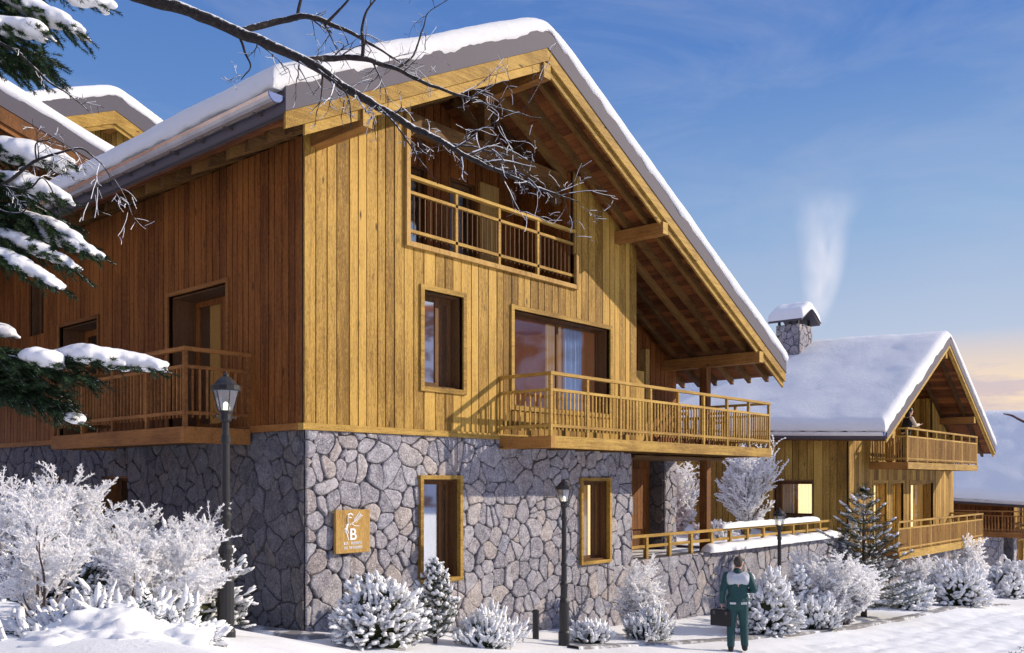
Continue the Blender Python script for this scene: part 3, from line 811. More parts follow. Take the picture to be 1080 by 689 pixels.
# attic loggia
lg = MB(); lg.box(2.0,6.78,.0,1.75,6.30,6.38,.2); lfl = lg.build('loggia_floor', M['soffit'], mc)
PLB = wall_map((0,1.6,0), (1,0,0), (0,-1,0))
la, lb2, lc = (3.0,4.05,6.45,8.5), (4.70,5.42,6.45,8.5), (2.15,2.9,6.45,8.5)
board_wall(mc, PLB, 2.0, 6.8, 6.39, lambda u: B(u)-.1, (la, lb2), 31, 'wall_shaded', name='loggia_back_wall')
window(mc, PLB, la, depth=.1, panes=((0,1),), glass='glass', sash=.08, curtain=((0,1,'curtain_g'),), room=.8)
window(mc, PLB, lb2, depth=.1, panes=((0,1),), glass='glass', sash=.08, curtain=((0,.9,'curtain_g'),), room=.8)
pn = MB(); pn.box(5.52,6.1,1.50,1.565,6.40,8.6,.8); pn.build('shutter', M['beam_z'], mc)
for xx, nd in ((2.07,-1),(6.70,1)):
    PW = wall_map((xx,.02,0), (0,1,0), (-nd,0,0))
    board_wall(mc, PW, 0, 1.55, 6.39, B(xx)-.1, (), 33, 'wall_shaded', name='loggia_side_wall')
fr = MB(); fr.box(1.98,2.07,-.13,.06,6.31,B(1.98)-.1,.7); fr.box(2.07,6.70,-.13,.06,6.31,6.40,.6); fr.box(6.70,6.78,-.13,.06,6.31,7.05,.4)
fr.build('loggia_frame', M['beam_z'], mc, bevel=.006)
tb = MB(); tb.hexa([(2.1,.12,8.42),(6.7,.12,8.42),(6.7,.34,8.42),(2.1,.34,8.42),(2.1,.12,8.72),(6.7,.12,8.72),(6.7,.34,8.72),(2.1,.34,8.72)])
tb.build('tie_beam', M['rafter'], mc, bevel=.01)
for sg in (-1,1):
    br = MB(); x0 = XA+sg*2.25
    for k in range(5):
        t = k/5; xa_ = x0 - sg*.5*t; br.bar((xa_,.23,8.1+.42*math.sin(t*1.5)), (xa_-sg*.12,.23,8.1+.42*math.sin((t+.2)*1.5)), .14, .16, .5)
    br.build('curved_bracket', M['rafter'], mc)
kp = MB(); kp.box(XA-.09,XA+.09,.14,.32,8.72,B(XA)-.4); kp.build('king_post', M['rafter'], mc, bevel=.01)
lr = MB(); lr.box(2.08,2.12,-.08,-.04,6.42,6.46); lrail = lr.build('loggia_railing', M['rail'], mc)
rail_run(lrail, (2.10,-.03), (6.69,-.03), 6.41, 6.62, 7.28, 7.55, post=1.17, bal=.13, first=False, last=False, balw=.014, rw=.06, bmat='window_wood')

def balcony(root, corners, zb, zt, zbot, zmid, ztop, post, mats='rail', beam='beam_x', bal=.115, deckpoly=None, balw=.028, label=None, bmat=None):
    """corners: plan polyline of the outer edge"""
    d = MB(); P = deckpoly or corners
    n = len(P); d.poly([(x,y,zt-.03) for x,y in P]); d.poly([(x,y,zb+.05) for x,y in P][::-1])
    o = d.build('balcony', M['rafter'], root, label=label)
    # deck boards underside joists
    for i in range(len(corners)-1):
        (xa_,ya),(xb_,yb) = corners[i], corners[i+1]; b = MB(); dd = Vector((xb_-xa_,yb-ya,0)).normalized()*.05
        e0 = dd if i > 0 else Vector((0,0,0)); 
        b.bar((xa_+e0.x,ya+e0.y,(zb+zt)/2), (xb_+ (dd.x if i < len(corners)-2 else 0), yb+(dd.y if i < len(corners)-2 else 0),(zb+zt)/2), .1, zt-zb, rr(0,1))
        b.build('edge_beam', M[beam if abs(dd.x) > abs(dd.y) else ('beam_y' if beam == 'beam_x' else beam)], o, bevel=.006)
        rail_run(o, corners[i], corners[i+1], zt, zbot, zmid, ztop, post, bal, mats, first=(i == 0), last=True, balw=balw, bmat=bmat)
    j = MB()
    xs = [p[0] for p in P]; ys = [p[1] for p in P]
    x = min(xs)+.5
    while x < max(xs)-.1:
        if max(xs)-min(xs) > max(ys)-min(ys): j = MB(); j.box(x,x+.1,min(ys)+.06,max(ys),zb+.01,zb+.049); x += .9; j.build('joist', M['rafter'], o)
        else: break
    return o
balcony(mc, [(4.42,-.06),(4.42,-1.27),(13.2,-1.27),(13.2,1.5)], 2.93, 3.15, 3.36, 4.01, 4.31, 1.1, label='long balcony with golden railing wrapped round the front corner',
        deckpoly=[(4.42,-.06),(4.42,-1.27),(13.2,-1.27),(13.2,1.5),(9.0,1.5),(9.0,-.06)])
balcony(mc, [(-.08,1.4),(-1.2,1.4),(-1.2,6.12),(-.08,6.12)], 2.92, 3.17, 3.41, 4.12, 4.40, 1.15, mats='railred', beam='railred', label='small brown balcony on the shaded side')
# porch under the balcony
ps = MB(); ps.box(12.66,12.88,.18,.40,.47,5.30,.4); ps.build('post', M['dark_post'], mc, bevel=.012)
PP = wall_map((9.0,1.95,0), (1,0,0), (0,-1,0))
board_wall(mc, PP, 0, 3.7, .5, 3.0, (), 41, 'dark_post', name='porch_back_wall', wmin=.2, wmax=.3)
sh = MB(); 
for k in range(6): sh.box(11.55+k*.15,11.69+k*.15,1.86,1.91,1.05,2.65,rr(0,1))
sh.build('shutter', M['dark_post'], mc)
stone_wall(mc, wall_map((12.7,1.5,0), (1,0,0), (0,-1,0)), 0, .6, .5, 2.93, (), 43, su=.3, sz=.34)
stone_wall(mc, wall_map((12.7,1.5,0), (0,1,0), (-1,0,0)), 0, .5, .5, 2.93, (), 44, mat='stone_shaded', su=.3, sz=.34, flip=True)
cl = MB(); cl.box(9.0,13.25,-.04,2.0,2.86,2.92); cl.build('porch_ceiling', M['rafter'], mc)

# sign
sg = empty('wall_sign', (.81,-.1,1.53), 'square wooden board sign with white letter B and tree emblem on the stone wall', 'sign')
s = MB(); s.box(.465,1.155,-.16,-.10,1.19,1.875,.7); s.build('board', M['beam_z'], sg, bevel=.008)
e = MB(); Y = -.166
def fl(x0,x1,z0,z1): e.box(x0,x1,Y,Y+.01,z0,z1)
def st_(pts, w=.012):
    for a, b in zip(pts, pts[1:]): e.bar((a[0],Y+.004,a[1]), (b[0],Y+.004,b[1]), .008, w, .5, up=(0,0,1))
st_([(.70,1.79),(.69,1.72),(.70,1.66),(.68,1.60),(.665,1.54)], .035); st_([(.70,1.80),(.76,1.82),(.80,1.79)], .02); st_([(.72,1.76),(.78,1.75)], .015)
st_([(.74,1.64),(.82,1.68),(.90,1.74),(.97,1.80)]); 
for a in range(6): st_([(.83+.025*a,1.69+.02*a),(.83+.025*a+.045,1.685+.02*a-.01)], .009); st_([(.83+.025*a,1.69+.02*a),(.825+.02*a,1.74+.02*a)], .009)
st_([(.76,1.66),(.84,1.62),(.93,1.615)], .01); st_([(.63,1.57),(.66,1.60),(.64,1.52)], .01)
st_([(.66,1.56),(.70,1.44),(.72,1.40)], .014); st_([(.69,1.57),(.72,1.50)], .01)
e.build('emblem', M['snow_clump'], sg)
def text(body, size, x, z, mat, parent, yy, name='lettering', font_w=.004):
    cu = bpy.data.curves.new('letters', 'FONT'); cu.body = body; cu.size = size; cu.extrude = .004; cu.align_x = 'CENTER'; cu.offset = font_w
    to = bpy.data.objects.new('tmp', cu); COL.objects.link(to); bpy.context.view_layer.update()
    me = bpy.data.meshes.new_from_object(to.evaluated_get(bpy.context.evaluated_depsgraph_get())); bpy.data.objects.remove(to)
    me.transform(Matrix.Translation(Vector((x, yy, z))-Vector(parent['_org'])) @ Matrix.Rotation(R(90), 4, 'X'))
    o = bpy.data.objects.new(name, me); COL.objects.link(o); o.parent = parent; me.materials.clear(); me.materials.append(mat); return o
text('B', .26, .80, 1.40, M['snow_clump'], sg, Y, 'letter')
rnd = random.Random(4); e = MB()
for row, z0 in ((0,1.325),(1,1.255)):
    for k in range(10):
        x0 = .62+k*.037
        if (row == 0 and k == 3) or (row == 1 and k in (2,)): continue
        e.box(x0,x0+.007,Y,Y+.01,z0,z0+.045)
        if rnd.random() < .8: e.box(x0+.008,x0+.025,Y,Y+.01,z0+rnd.choice((0,.018,.037)),z0+rnd.choice((0,.018,.037))+.008)
        if rnd.random() < .6: e.box(x0+.02,x0+.027,Y,Y+.01,z0,z0+.045)
e.build('lettering', M['snow_clump'], sg)

# balcony furniture: folding chairs and a table
def folding_chair():
    c = empty('folding_chair', (0,0,0), 'x', 'chair'); s = MB(); s.box(-.21,.21,-.2,.2,.43,.45); s.build('seat', M['beam_z'], c)
    for k, x in enumerate((-.2,.2)):
        l = MB(); l.bar((x,-.24,0),(x,.17,.45),.025,.03); l.build('leg', M['railred'], c)
        l = MB(); l.bar((x*.92,.24,0),(x*.92,-.19,.45),.025,.03); l.bar((x*.92,.19,.44),(x*.92,.3,.92),.025,.03); l.build('leg', M['railred'], c)
    b = MB()
    for z in (.62,.74,.86): b.box(-.2,.2,.225+(z-.62)*.3,.245+(z-.62)*.3,z,z+.07)
    b.build('backrest', M['railred'], c); return c
fc = folding_chair(); place(fc, 10.6,-.35,3.13, R(100)); fc['label'] = 'red-brown folding chair on the long balcony, nearer the golden partition'; fc['group'] = 'folding chairs on the balcony'
c2 = copy_tree(fc); place(c2, 11.95,-.4,3.13, R(-80)); c2['label'] = 'red-brown folding chair on the long balcony, nearer the roof post'
tbl = empty('balcony_table', (11.25,-.4,3.13), 'small slatted wooden table between the balcony chairs', 'table')
s = MB()
for k in range(6): s.box(10.95+k*.1,11.04+k*.1,-.7,-.1,3.83,3.86,rr(0,1))
s.build('tabletop', M['railred'], tbl)
for a, b in ((-1,-1),(1,-1),(1,1),(-1,1)):
    l = MB(); l.box(11.25+a*.24-.02,11.25+a*.24+.02,-.4+b*.24-.02,-.4+b*.24+.02,3.13,3.83); l.build('leg', M['railred'], tbl)

# ------------------------------------------------------------------ terrace
tg = MB(); tg.box(8.9,20.8,.03,14,-1.5,.49); tag(tg.build('terrace_ground', M['snow'], None), kind='structure')
ts = MB(); nx_, ny_ = 60, 40
for j in range(ny_+1):
    for i in range(nx_+1):
        x = 9+11.75*i/nx_; y = 2.0+11*j/ny_; 
        if x > 13.6: y = .45+12.5*j/ny_
        ts.v.append((x, y, .5+.10*ss((x-12.5)/3)+.14*ss((y-1.5)/2)+.08*noise.noise(Vector((x,y,3)))))
for j in range(ny_):
    for i in range(nx_): a = j*(nx_+1)+i; ts.face((a,a+1,a+nx_+2,a+nx_+1))
tag(ts.build('terrace_snow', M['snow'], None, smooth=True), kind='structure')
tw = empty('terrace_wall', (14.9,0,-1), 'low crazy-stone retaining wall with snow-topped right half, right of the large chalet', 'wall')
stone_wall(tw, PF, 8.92, 20.84, -2.1, .52, (), 51, name='stone_face', su=.36, sz=.40)
def snow_ridge(path, w, hh, seed, res=.08):
    s = MB(); pts = []; so = Vector((seed,1,1))
    for (a, b) in zip(path, path[1:]):
        k = int((Vector(b)-Vector(a)).length/res)
        for q in range(k): pts.append(Vector(a).lerp(Vector(b), q/k))
    pts.append(Vector(path[-1])); N = len(pts); m = 10
    for i, p in enumerate(pts):
        d = (pts[min(i+1,N-1)]-pts[max(0,i-1)]).normalized(); sd = d.cross(Vector((0,0,1))).normalized(); e = min(1, i/4, (N-1-i)/4)
        e = math.sqrt(max(0.0,1-(1-e)**2))*.95+.05
        for k in range(m+1):
            a = math.pi*k/m; n = 1+.25*noise.noise(p*2.3+so+Vector((k*.2,0,0)))+.1*noise.noise(p*7+so)
            s.v.append(tuple(p + sd*(-math.cos(a)*w/2*(.6+.4*e)*n) + Vector((0,0,math.sin(a)**.7*hh*e*n if 0 < k < m else -.01))))
    for i in range(N-1):
        for k in range(m): a = i*(m+1)+k; s.face((a,a+1,a+m+2,a+m+1))
    return s
snow_ridge([(12.2,-.02,.52),(20.8,-.02,.54)], .46, .19, 3).build('snow_cover', M['snow_clump'], tw, smooth=True)
tr_ = empty('terrace_railing', (14.5,.12,.5), 'low golden wooden railing along the top of the stone terrace wall', 'railing')
for (a, b) in (((9.0,.12),(20.6,.12)),):
    h = MB(); h.bar((a[0],a[1],1.045),(b[0],b[1],1.045),.09,.07,.6); h.build('handrail', M['rail'], tr_, bevel=.006)
    h = MB(); h.bar((a[0],a[1],.80),(b[0],b[1],.80),.04,.07,.4); h.build('rail', M['rail'], tr_, bevel=.004)
    x = 9.7
    while x < 20.7:
        p = MB(); p.box(x-.045,x+.045,.075,.165,.5,1.008,rr(0,1)); p.build('railing_post', M['rail'], tr_); x += 1.02 if x < 13 else .98
snow_ridge([(13.3,.12,1.08),(19.6,.12,1.08)], .20, .14, 8).build('snow_cover', M['snow_clump'], tr_, smooth=True)

# ------------------------------------------------------------------ SECOND CHALET
c2r = empty('chalet', (20.84,-.32,-1), 'wooden chalet with two golden balconies and stone chimney, right of the large chalet', 'chalet')
roof2, B2 = gable_roof(c2r, 20.25, 26.75, 33.0, 3.62, 7.25, 3.50, -1.75, 13.2, fh=.34, bh=.12, bh2=.08, T=.30, seed=4, rise=.035, rafter_dy=.9, raf_y1=3, snow_res=(90,80),
    purlins=((21.2,.2,.26,-1.65,-.2),(26.75,.2,.28,-1.65,.8),(30.4,.2,.26,-1.65,.8)))
wg = plain('white_snowy_gutter', (.7,.7,.74), .5)
for o in list(roof2.children):
    if o.name.startswith('gutter') and not o.name.startswith('gutter_'): o.data.materials[0] = wg
P2 = wall_map((20.84,-.32,0), (1,0,0), (0,-1,0)); P2S = wall_map((20.84,-.32,0), (0,1,0), (-1,0,0))
dA, dB, dC = (2.15,3.45,-.10,2.25), (3.95,5.15,-.10,2.25), (5.95,8.6,-.10,2.25)
up_op = (3.4,8.6,2.98,99)
board_wall(c2r, P2, 0, 11.36, -.25, lambda u: B2(u+20.84)-.09, (dA, dB, dC, up_op), 61, 'wall', nbase=.03)
sw = (1.15,2.45,1.14,2.32)
board_wall(c2r, P2S, 0, 13, .45, 3.75, (sw,), 62, 'wall', nbase=.03, wmin=.2, wmax=.32)
stone_wall(c2r, P2, 0, 11.36, -3.4, -.25, (), 63, su=.42, sz=.5)
stone_wall(c2r, P2S, 0, 3, -2, .44, (), 64, mat='stone_shaded', flip=True, su=.42, sz=.5)
window(c2r, P2S, sw, depth=.2, panes=((0,1),), glass='glass_l', sash=.07, room=1.2, curtain=((.1,.5,'curtain_glow'),(.6,.9,'curtain_w')))
trim_frame(c2r, P2S, sw, w=.05, proud=.07, mat='window_wood')
for o_, cur in ((dA,((.0,.95,'curtain_glow'),)),(dB,((0,.95,'curtain_glow'),)),(dC,((0,.62,'curtain_glow'),(.66,1,'panel_glow')))):
    trim_frame(c2r, P2, o_, w=.1, proud=.08, bottom=False); window(c2r, P2, o_, depth=.2, panes=((0,.5),(.5,1)), glass='glass_l', sash=.055, room=1.5, mat='wall', reveal='beam_z', curtain=cur, name='balcony_door')
bw = wall_map((20.84,1.0,0), (1,0,0), (0,-1,0)); ud = (5.2,7.2,2.98,5.0)
board_wall(c2r, bw, 3.0, 9.2, 2.93, lambda u: B2(u+20.84)-.1, (ud,), 65, 'wall', name='loggia_back_wall')
window(c2r, bw, ud, depth=.1, panes=((0,.5),(.5,1)), glass='glass_l', sash=.09, curtain=((0,1,'curtain_glow'),), room=1.)
for xx, nd in ((24.24,-1),(29.44,1)):
    board_wall(c2r, wall_map((xx,-.3,0),(0,1,0),(-nd,0,0)), 0, 1.28, 2.93, B2(xx)-.12, (), 66, 'wall', name='loggia_side_wall')
lf = MB(); lf.box(24.2,29.5,-.3,1.0,2.86,2.925); lf.build('loggia_floor', M['soffit'], c2r)
for x in (25.1,26.1):
    q = MB(); q.box(x-.16,x+.16,-.36,-.06,2.94,B2(x)-.35); q.build('column', M['wall'], c2r, bevel=.01)
balcony(c2r, [(22.67,-.38),(22.67,-1.58),(30.9,-1.58),(30.9,-.38)], 2.72, 2.95, 3.09, 3.82, 4.09, 1.03, bal=.085, balw=.042, bmat='rafter_mid', label='upper golden balcony under the gable')
balcony(c2r, [(21.81,-.38),(21.81,-1.58),(31.75,-1.58),(31.75,-.38)], -.22, .04, .17, .80, 1.03, 1.05, bal=.085, balw=.042, bmat='rafter_mid', label='lower long golden balcony')
# stone chimney with snowy gabled cap
ch = empty('chimney', (25.9,3.9,6.5), 'stone chimney with gabled snow cap on the second chalet roof', 'chimney')
cx0, cx1, cy0, cy1 = 25.1, 26.25, 3.2, 4.1
stone_wall(ch, wall_map((cx0,cy0,0),(1,0,0),(0,-1,0)), 0, cx1-cx0, 6.2, 8.35, (), 71, name='stone_shaft', su=.3, sz=.34)
stone_wall(ch, wall_map((cx0,cy0,0),(0,1,0),(-1,0,0)), 0, cy1-cy0, 6.2, 8.35, (), 72, name='stone_shaft', flip=True, su=.3, sz=.34)
q = MB(); q.box(cx0+.04,cx1-.02,cy0+.04,cy1,6.2,8.35); q.build('shaft_core', M['mortar'], ch)
q = MB()
for x in (cx0+.05,cx1-.1):
    for y in (cy0+.05,cy1-.1): q.box(x-.04,x+.04,y-.04,y+.04,8.35,8.62)
q.build('cap_support', M['iron'], ch)
mx = (cx0+cx1)/2; q = MB(); s = MB()
for sg in (-1,1):
    xe = mx+sg*.86; a, b = sorted((mx, xe)); za_, zb_ = (8.42, 8.94) if sg < 0 else (8.94, 8.42)
    q.hexa([(a,cy0-.25,za_),(b,cy0-.25,zb_),(b,cy1+.2,zb_),(a,cy1+.2,za_),(a,cy0-.25,za_+.08),(b,cy0-.25,zb_+.08),(b,cy1+.2,zb_+.08),(a,cy1+.2,za_+.08)])
q.build('cap', M['grey'], ch)
N = 24
for j in range(N+1):
    for i in range(N+1):
        x = mx-.90+1.8*i/N; y = cy0-.3+(cy1-cy0+.55)*j/N; e = min(i,N-i,j,N-j)/4; e = math.sqrt(max(0,1-(1-min(1,e))**2))
        s.v.append((x, y, 9.03-.605*math.sqrt((x-mx)**2+.03)+.08+(.27+.05*noise.noise(Vector((x*2,y*2,1))))*e - (0 if e > 0 else .06)))
for j in range(N):
    for i in range(N): a = j*(N+1)+i; s.face((a,a+1,a+N+2,a+N+1))
s.build('snow_cover', M['snow_clump'], ch, smooth=True)

# ------------------------------------------------------------------ THIRD CHALET
c3 = empty('chalet', (41.6,-.4,-3), 'farthest chalet at the right edge, wide snowy roof above a stone ground floor', 'chalet')
roof3, B3 = gable_roof(c3, 41.2, 48.2, 55.2, 1.05, 5.6, 1.05, -1.5, 16, fh=.34, bh=.22, T=.34, seed=6, rise=.05, rafter_dy=1.2, raf_y1=1, snow_res=(60,60), purlins=((42.4,.2,.26,-1.4,-.4),))
for o in list(roof3.children):
    if o.name.startswith('gutter') and not o.name.startswith('gutter_'): o.data.materials[0] = wg
P3 = wall_map((42.0,-.4,0),(1,0,0),(0,-1,0)); P3S = wall_map((42.0,-.4,0),(0,1,0),(-1,0,0))
wo = ((.8,1.9,-2.6,-.7),(2.3,3.4,-2.6,-.7))
board_wall(c3, P3, 0, 12.4, -.3, lambda u: B3(u+42)-.09, ((1.2,5,-.2,1.6),), 81, 'wall', nbase=.03)
window(c3, P3, (1.2,5,-.2,1.6), depth=.2, panes=((0,.5),(.5,1)), sash=.09, room=1.2, curtain=((0,.4,'curtain_w'),), mat='wall')
board_wall(c3, P3S, 0, 15, -.3, 1.2, (), 82, 'wall_shaded', nbase=.03)
stone_wall(c3, P3, 0, 12.4, -4.5, -.3, wo, 83, su=.45, sz=.5)
for o_ in wo: trim_frame(c3, P3, o_, w=.1, proud=.08, mat='beam_x'); window(c3, P3, o_, depth=.3, panes=((0,1),), sash=.09, mat='wall', reveal='beam_z', room=1., curtain=((0,.9,'panel_glow'),))
stone_wall(c3, P3S, 0, 15, -4.5, -.3, (), 84, flip=True, mat='stone_shaded', su=.45, sz=.5)
for k, (x, y) in enumerate(((40.6,-.1),)):
    stone_wall(c3, wall_map((x,y,0),(1,0,0),(0,-1,0)), 0, .8, -4.5, -.3, (), 85, name='stone_pillar', su=.4, sz=.45)
    stone_wall(c3, wall_map((x,y,0),(0,1,0),(-1,0,0)), 0, .8, -4.5, -.3, (), 86, name='stone_pillar', flip=True, su=.4, sz=.45)
balcony(c3, [(40.5,3.0),(40.5,-1.4),(52,-1.4)], -.42, -.15, -.02, .65, .88, 1.05, mats='railred', beam='railred', bal=.14, balw=.05, deckpoly=[(40.5,3.0),(40.5,-1.4),(52,-1.4),(52,-.4),(42,-.4),(42,3.0)])

# ------------------------------------------------------------------ WINGS BEHIND (left)
c4 = empty('chalet', (-1,14.4,0), 'dark wooden gable with snowy roof rising behind the large chalet at the left edge', 'chalet')
yy = 14.0; xa4 = -6.5; za4 = 12.22+.343*(6.5)+.06; xr4 = 5.2
roof4, B4 = gable_roof(c4, -14, xa4, xr4, za4-.343*7.5, za4, za4-.343*(xr4-xa4), yy, 20, fh=.5, bh=.4, T=.3, seed=9, rafter_dy=.8, raf_y1=15.3, snow_res=(60,30), gutter=False, bmat='dark_post')
board_wall(c4, wall_map((-12,yy+1.2,0),(1,0,0),(0,-1,0)), 0, 16.6, 4, lambda u: B4(u-12)-.1, (), 91, 'dark_post')
c5 = empty('chalet', (6.4,21,0), 'small snow-capped gable peeping over the roofs behind the large chalet', 'chalet')
roof5, B5 = gable_roof(c5, 3.4, 6.5, 11.5, 14.0, 15.32, 13.2, 20, 27, fh=.62, bh=.45, T=.38, seed=12, rafter_dy=.8, raf_y1=21, snow_res=(60,30), gutter=False, purlins=((6.5,.3,.35,20.1,21),(8.2,.3,.35,20.1,21)))
board_wall(c5, wall_map((4.2,20.7,0),(1,0,0),(0,-1,0)), 0, 6.5, 6, lambda u: B5(u+4.2)-.1, (), 93, 'wall')

# ------------------------------------------------------------------ street lamps
def make_lamp():
    r = empty('street_lamp', (0,0,0), 'x', 'street lamp', 'street lamps')
    p = MB(); p.lathe((0,0,0), [(.10,-.4),(.10,.10),(.085,.13),(.085,.62),(.075,.66),(.06,.70),(.062,.9),(.075,.92),(.075,.96),(.052,1.0),(.048,1.25),(.06,1.27),(.06,1.31),(.045,1.34),(.040,2.05),(.052,2.07),(.052,2.12),(.038,2.14),(.036,2.28)], 14)
    p.build('post', M['iron'], r, smooth=False)
    a = MB(); a.tube([(-.14,0,2.33),(.14,0,2.33)], .009, 6); a.tube([(0,-.0,2.33),(0,.0,2.36)], .02, 8)
    for x in (-.14,.14): a.ell((x,0,2.33), .016,.016,.016,1)
    a.build('crossbar', M['iron'], r)
    c = MB(); c.lathe((0,0,0), [(.05,2.28),(.062,2.30),(.062,2.36),(.078,2.38),(.078,2.395)], 12); c.build('lantern_base', M['iron'], r)
    l = MB(); n = 6
    for k in range(n):
        a0, a1 = 6.283*k/n, 6.283*(k+1)/n
        f = lambda a, rad, z: (math.cos(a)*rad, math.sin(a)*rad, z)
        l.quad(f(a0,.075,2.395), f(a1,.075,2.395), f(a1,.13,2.60), f(a0,.13,2.60))
    l.build('lantern_glass', M['lampglass'], r)
    fr = MB()
    for k in range(n):
        a0 = 6.283*k/n; fr.bar((math.cos(a0)*.076,math.sin(a0)*.076,2.39),(math.cos(a0)*.131,math.sin(a0)*.131,2.60),.008,.008)
    fr.build('lantern_frame', M['iron'], r)
    b = MB(); b.ell((0,0,2.45),.028,.028,.04,2); b.lathe((0,0,0),[(.03,2.395),(.03,2.42)],10); b.build('bulb', M['bulb'], r, smooth=True)
    h = MB(); h.lathe((0,0,0), [(.145,2.60),(.15,2.61),(.148,2.655),(.12,2.665),(.085,2.71),(.045,2.745),(.03,2.75),(.028,2.77),(.012,2.785),(.004,2.81)], 12, rot=.26); h.build('cap', M['iron'], r)
    return r
lamp = make_lamp()
place(lamp, -3.25,-3.11,.67, .3); lamp['label'] = 'tall black street lamp nearest the camera, standing before the shaded side wall'
l2 = copy_tree(lamp); place(l2, 4.2,-1.75,-.42, .5); l2['label'] = 'black street lamp before the lit stone wall, left of its right-hand window'
l3 = copy_tree(lamp); place(l3, 11.41,-2.39,-1.08, .1, 1.0); l3['label'] = 'black street lamp rising behind the snowy bush right of the man'
bo = empty('bollard', (4.64,-.74,-.55), 'short dark bollard at the foot of the stone wall, left of a street lamp', 'bollard')
b = MB(); b.lathe((4.64,-.74,-.55), [(.06,-.2),(.06,.42),(.065,.43),(.065,.47),(.04,.49)], 12); b.build('post', M['iron'], bo)

# ------------------------------------------------------------------ people
def remesh(o, v, smooth=3):
    m = o.modifiers.new('Remesh','REMESH'); m.mode = 'VOXEL'; m.voxel_size = v; m.use_smooth_shade = True
    k = o.modifiers.new('Smooth','SMOOTH'); k.iterations = smooth; k.factor = .5
SKIN = plain('skin', (.55,.30,.21), .55, 0, .05)
TEAL = plain('dark_teal_workwear', (.013,.062,.068), .8, 0, .15, 20)
PALE = plain('pale_grey_reflective_cloth', (.50,.53,.60), .6, 0, .05)
BLK = plain('black_cloth', (.012,.012,.014), .7)
HAIR = plain('dark_grey_hair', (.05,.04,.035), .8, 0, .3, 80)
HAIRD = plain('black_hair', (.012,.009,.008), .6, 0, .3, 80)
CREAM = plain('cream_jumper', (.62,.52,.40), .8)
V = Vector
def hand(mb, w, fdir, side, palm=V((0,0,0)), curl=.5, k=1.):
    """w wrist, fdir direction of fingers, side: direction towards the thumb"""
    f = fdir.normalized(); s = (side - f*side.dot(f)).normalized(); n = f.cross(s)
    mb.blob(w+f*.045*k, (f*.055*k, s*.04*k, n*.017*k), 2)
    for i, (off, L) in enumerate(((.030,.072),(.010,.080),(-.010,.074),(-.028,.058))):
        p = w+f*.085*k+s*off*k; d = f
        for j in range(3):
            d = (d*math.cos(curl)+n*math.sin(curl)).normalized(); q = p+d*L*k*(.45,.32,.23)[j]
            mb.caps(p, q, .0095*k-.0008*j, .0088*k-.0008*j, 8); p = q
    p = w+f*.03*k+s*.035*k; q = p+(f*.6+s*.7+n*.2).normalized()*.04*k; mb.caps(p, q, .012*k, .0105*k, 8); mb.caps(q, q+(f*.9+n*.6).normalized()*.032*k, .0105*k, .009*k, 8)
def head(mb, c, f, up=V((0,0,1)), k=1.):
    s = f.cross(up).normalized()
    mb.blob(c, (f*.098*k, s*.077*k, up*.115*k), 2); mb.blob(c+f*.035*k-up*.06*k, (f*.058*k, s*.052*k, up*.06*k), 2)
    mb.blob(c+f*.102*k-up*.018*k, (f*.018*k, s*.013*k, up*.026*k), 1); mb.blob(c+f*.094*k-up*.062*k,(f*.010*k,s*.024*k,up*.008*k),1)
    for sg in (-1,1):
        mb.blob(c+s*sg*.079*k-up*.012*k-f*.005, (f*.020*k, s*.009*k, up*.032*k), 1); mb.blob(c+s*sg*.033*k+f*.083*k+up*.008*k,(f*.012*k,s*.015*k,up*.009*k),1)
def eyes(root, c, f, k=1.):
    s = f.cross(V((0,0,1))).normalized(); e = MB()
    for sg in (-1,1): e.blob(c+s*sg*.033*k+f*.093*k+V((0,0,.008*k)), (f*.006*k, s*.011*k, V((0,0,.006*k))), 1)
    e.build('eyes', BLK, root)

man = empty('person', (0,0,0), 'man seen from behind in dark teal workwear with pale shoulders, standing on the snow', 'person')
b = MB(); f = V((.25,1,0)).normalized(); hc = V((.02,.04,1.635))
head(b, hc, f); b.caps((0,.0,1.42),(.01,.02,1.55),.062,.056)
b.caps((0,0,.96),(0,0,1.12),.125,.115); b.caps((0,0,1.12),(0,0,1.34),.12,.135); b.caps((-.14,0,1.40),(.14,0,1.40),.065,.065)
LE, LWr, RE, RWr = V((-.275,-.05,1.13)), V((-.29,.02,.885)), V((.29,-.07,1.15)), V((.20,.16,1.10))
for sg, E1, W1 in ((-1,LE,LWr),(1,RE,RWr)):
    b.caps((sg*.19,0,1.41), E1, .055, .043); b.caps(E1, W1, .042, .028)
hand(b, LWr, V((0,.03,-1)), V((0,1,0)), curl=.55); hand(b, RWr, V((-.5,.8,.1)), V((0,.2,1)), curl=.4)
LK, LA, RK, RA = V((-.12,.0,.52)), V((-.13,-.06,.10)), V((.115,.05,.52)), V((.13,.02,.10))
for sg, K, A in ((-1,LK,LA),(1,RK,RA)):
    b.caps((sg*.09,0,.93), K, .088, .058); b.caps(K, A, .056, .038); b.caps(A, A+V((0,.15,-.06)), .04, .032)
bo_ = b.build('body', SKIN, man); remesh(bo_, .009)
hr = MB(); hr.blob(hc+V((-.01,-.018,.03)), (f*.10, f.cross(V((0,0,1)))*.085, V((0,0,.102))), 2); hr.blob(hc+V((-.01,-.05,-.02)),(f*.05,f.cross(V((0,0,1)))*.07,V((0,0,.06))),2)
remesh(hr.build('hair', HAIR, man), .01)
j = MB(); j.caps((0,0,.93),(0,0,1.1),.165,.152); j.caps((-.045,0,1.1),(-.07,0,1.33),.135,.14); j.caps((.045,0,1.1),(.07,0,1.33),.135,.14); j.caps((-.15,0,1.395),(.15,0,1.395),.083,.083); j.caps((0,0,1.42),(0,.0,1.49),.095,.07)
j.caps((-.08,0,.90),(-.09,0,.98),.115,.12); j.caps((.08,0,.90),(.09,0,.98),.115,.12)
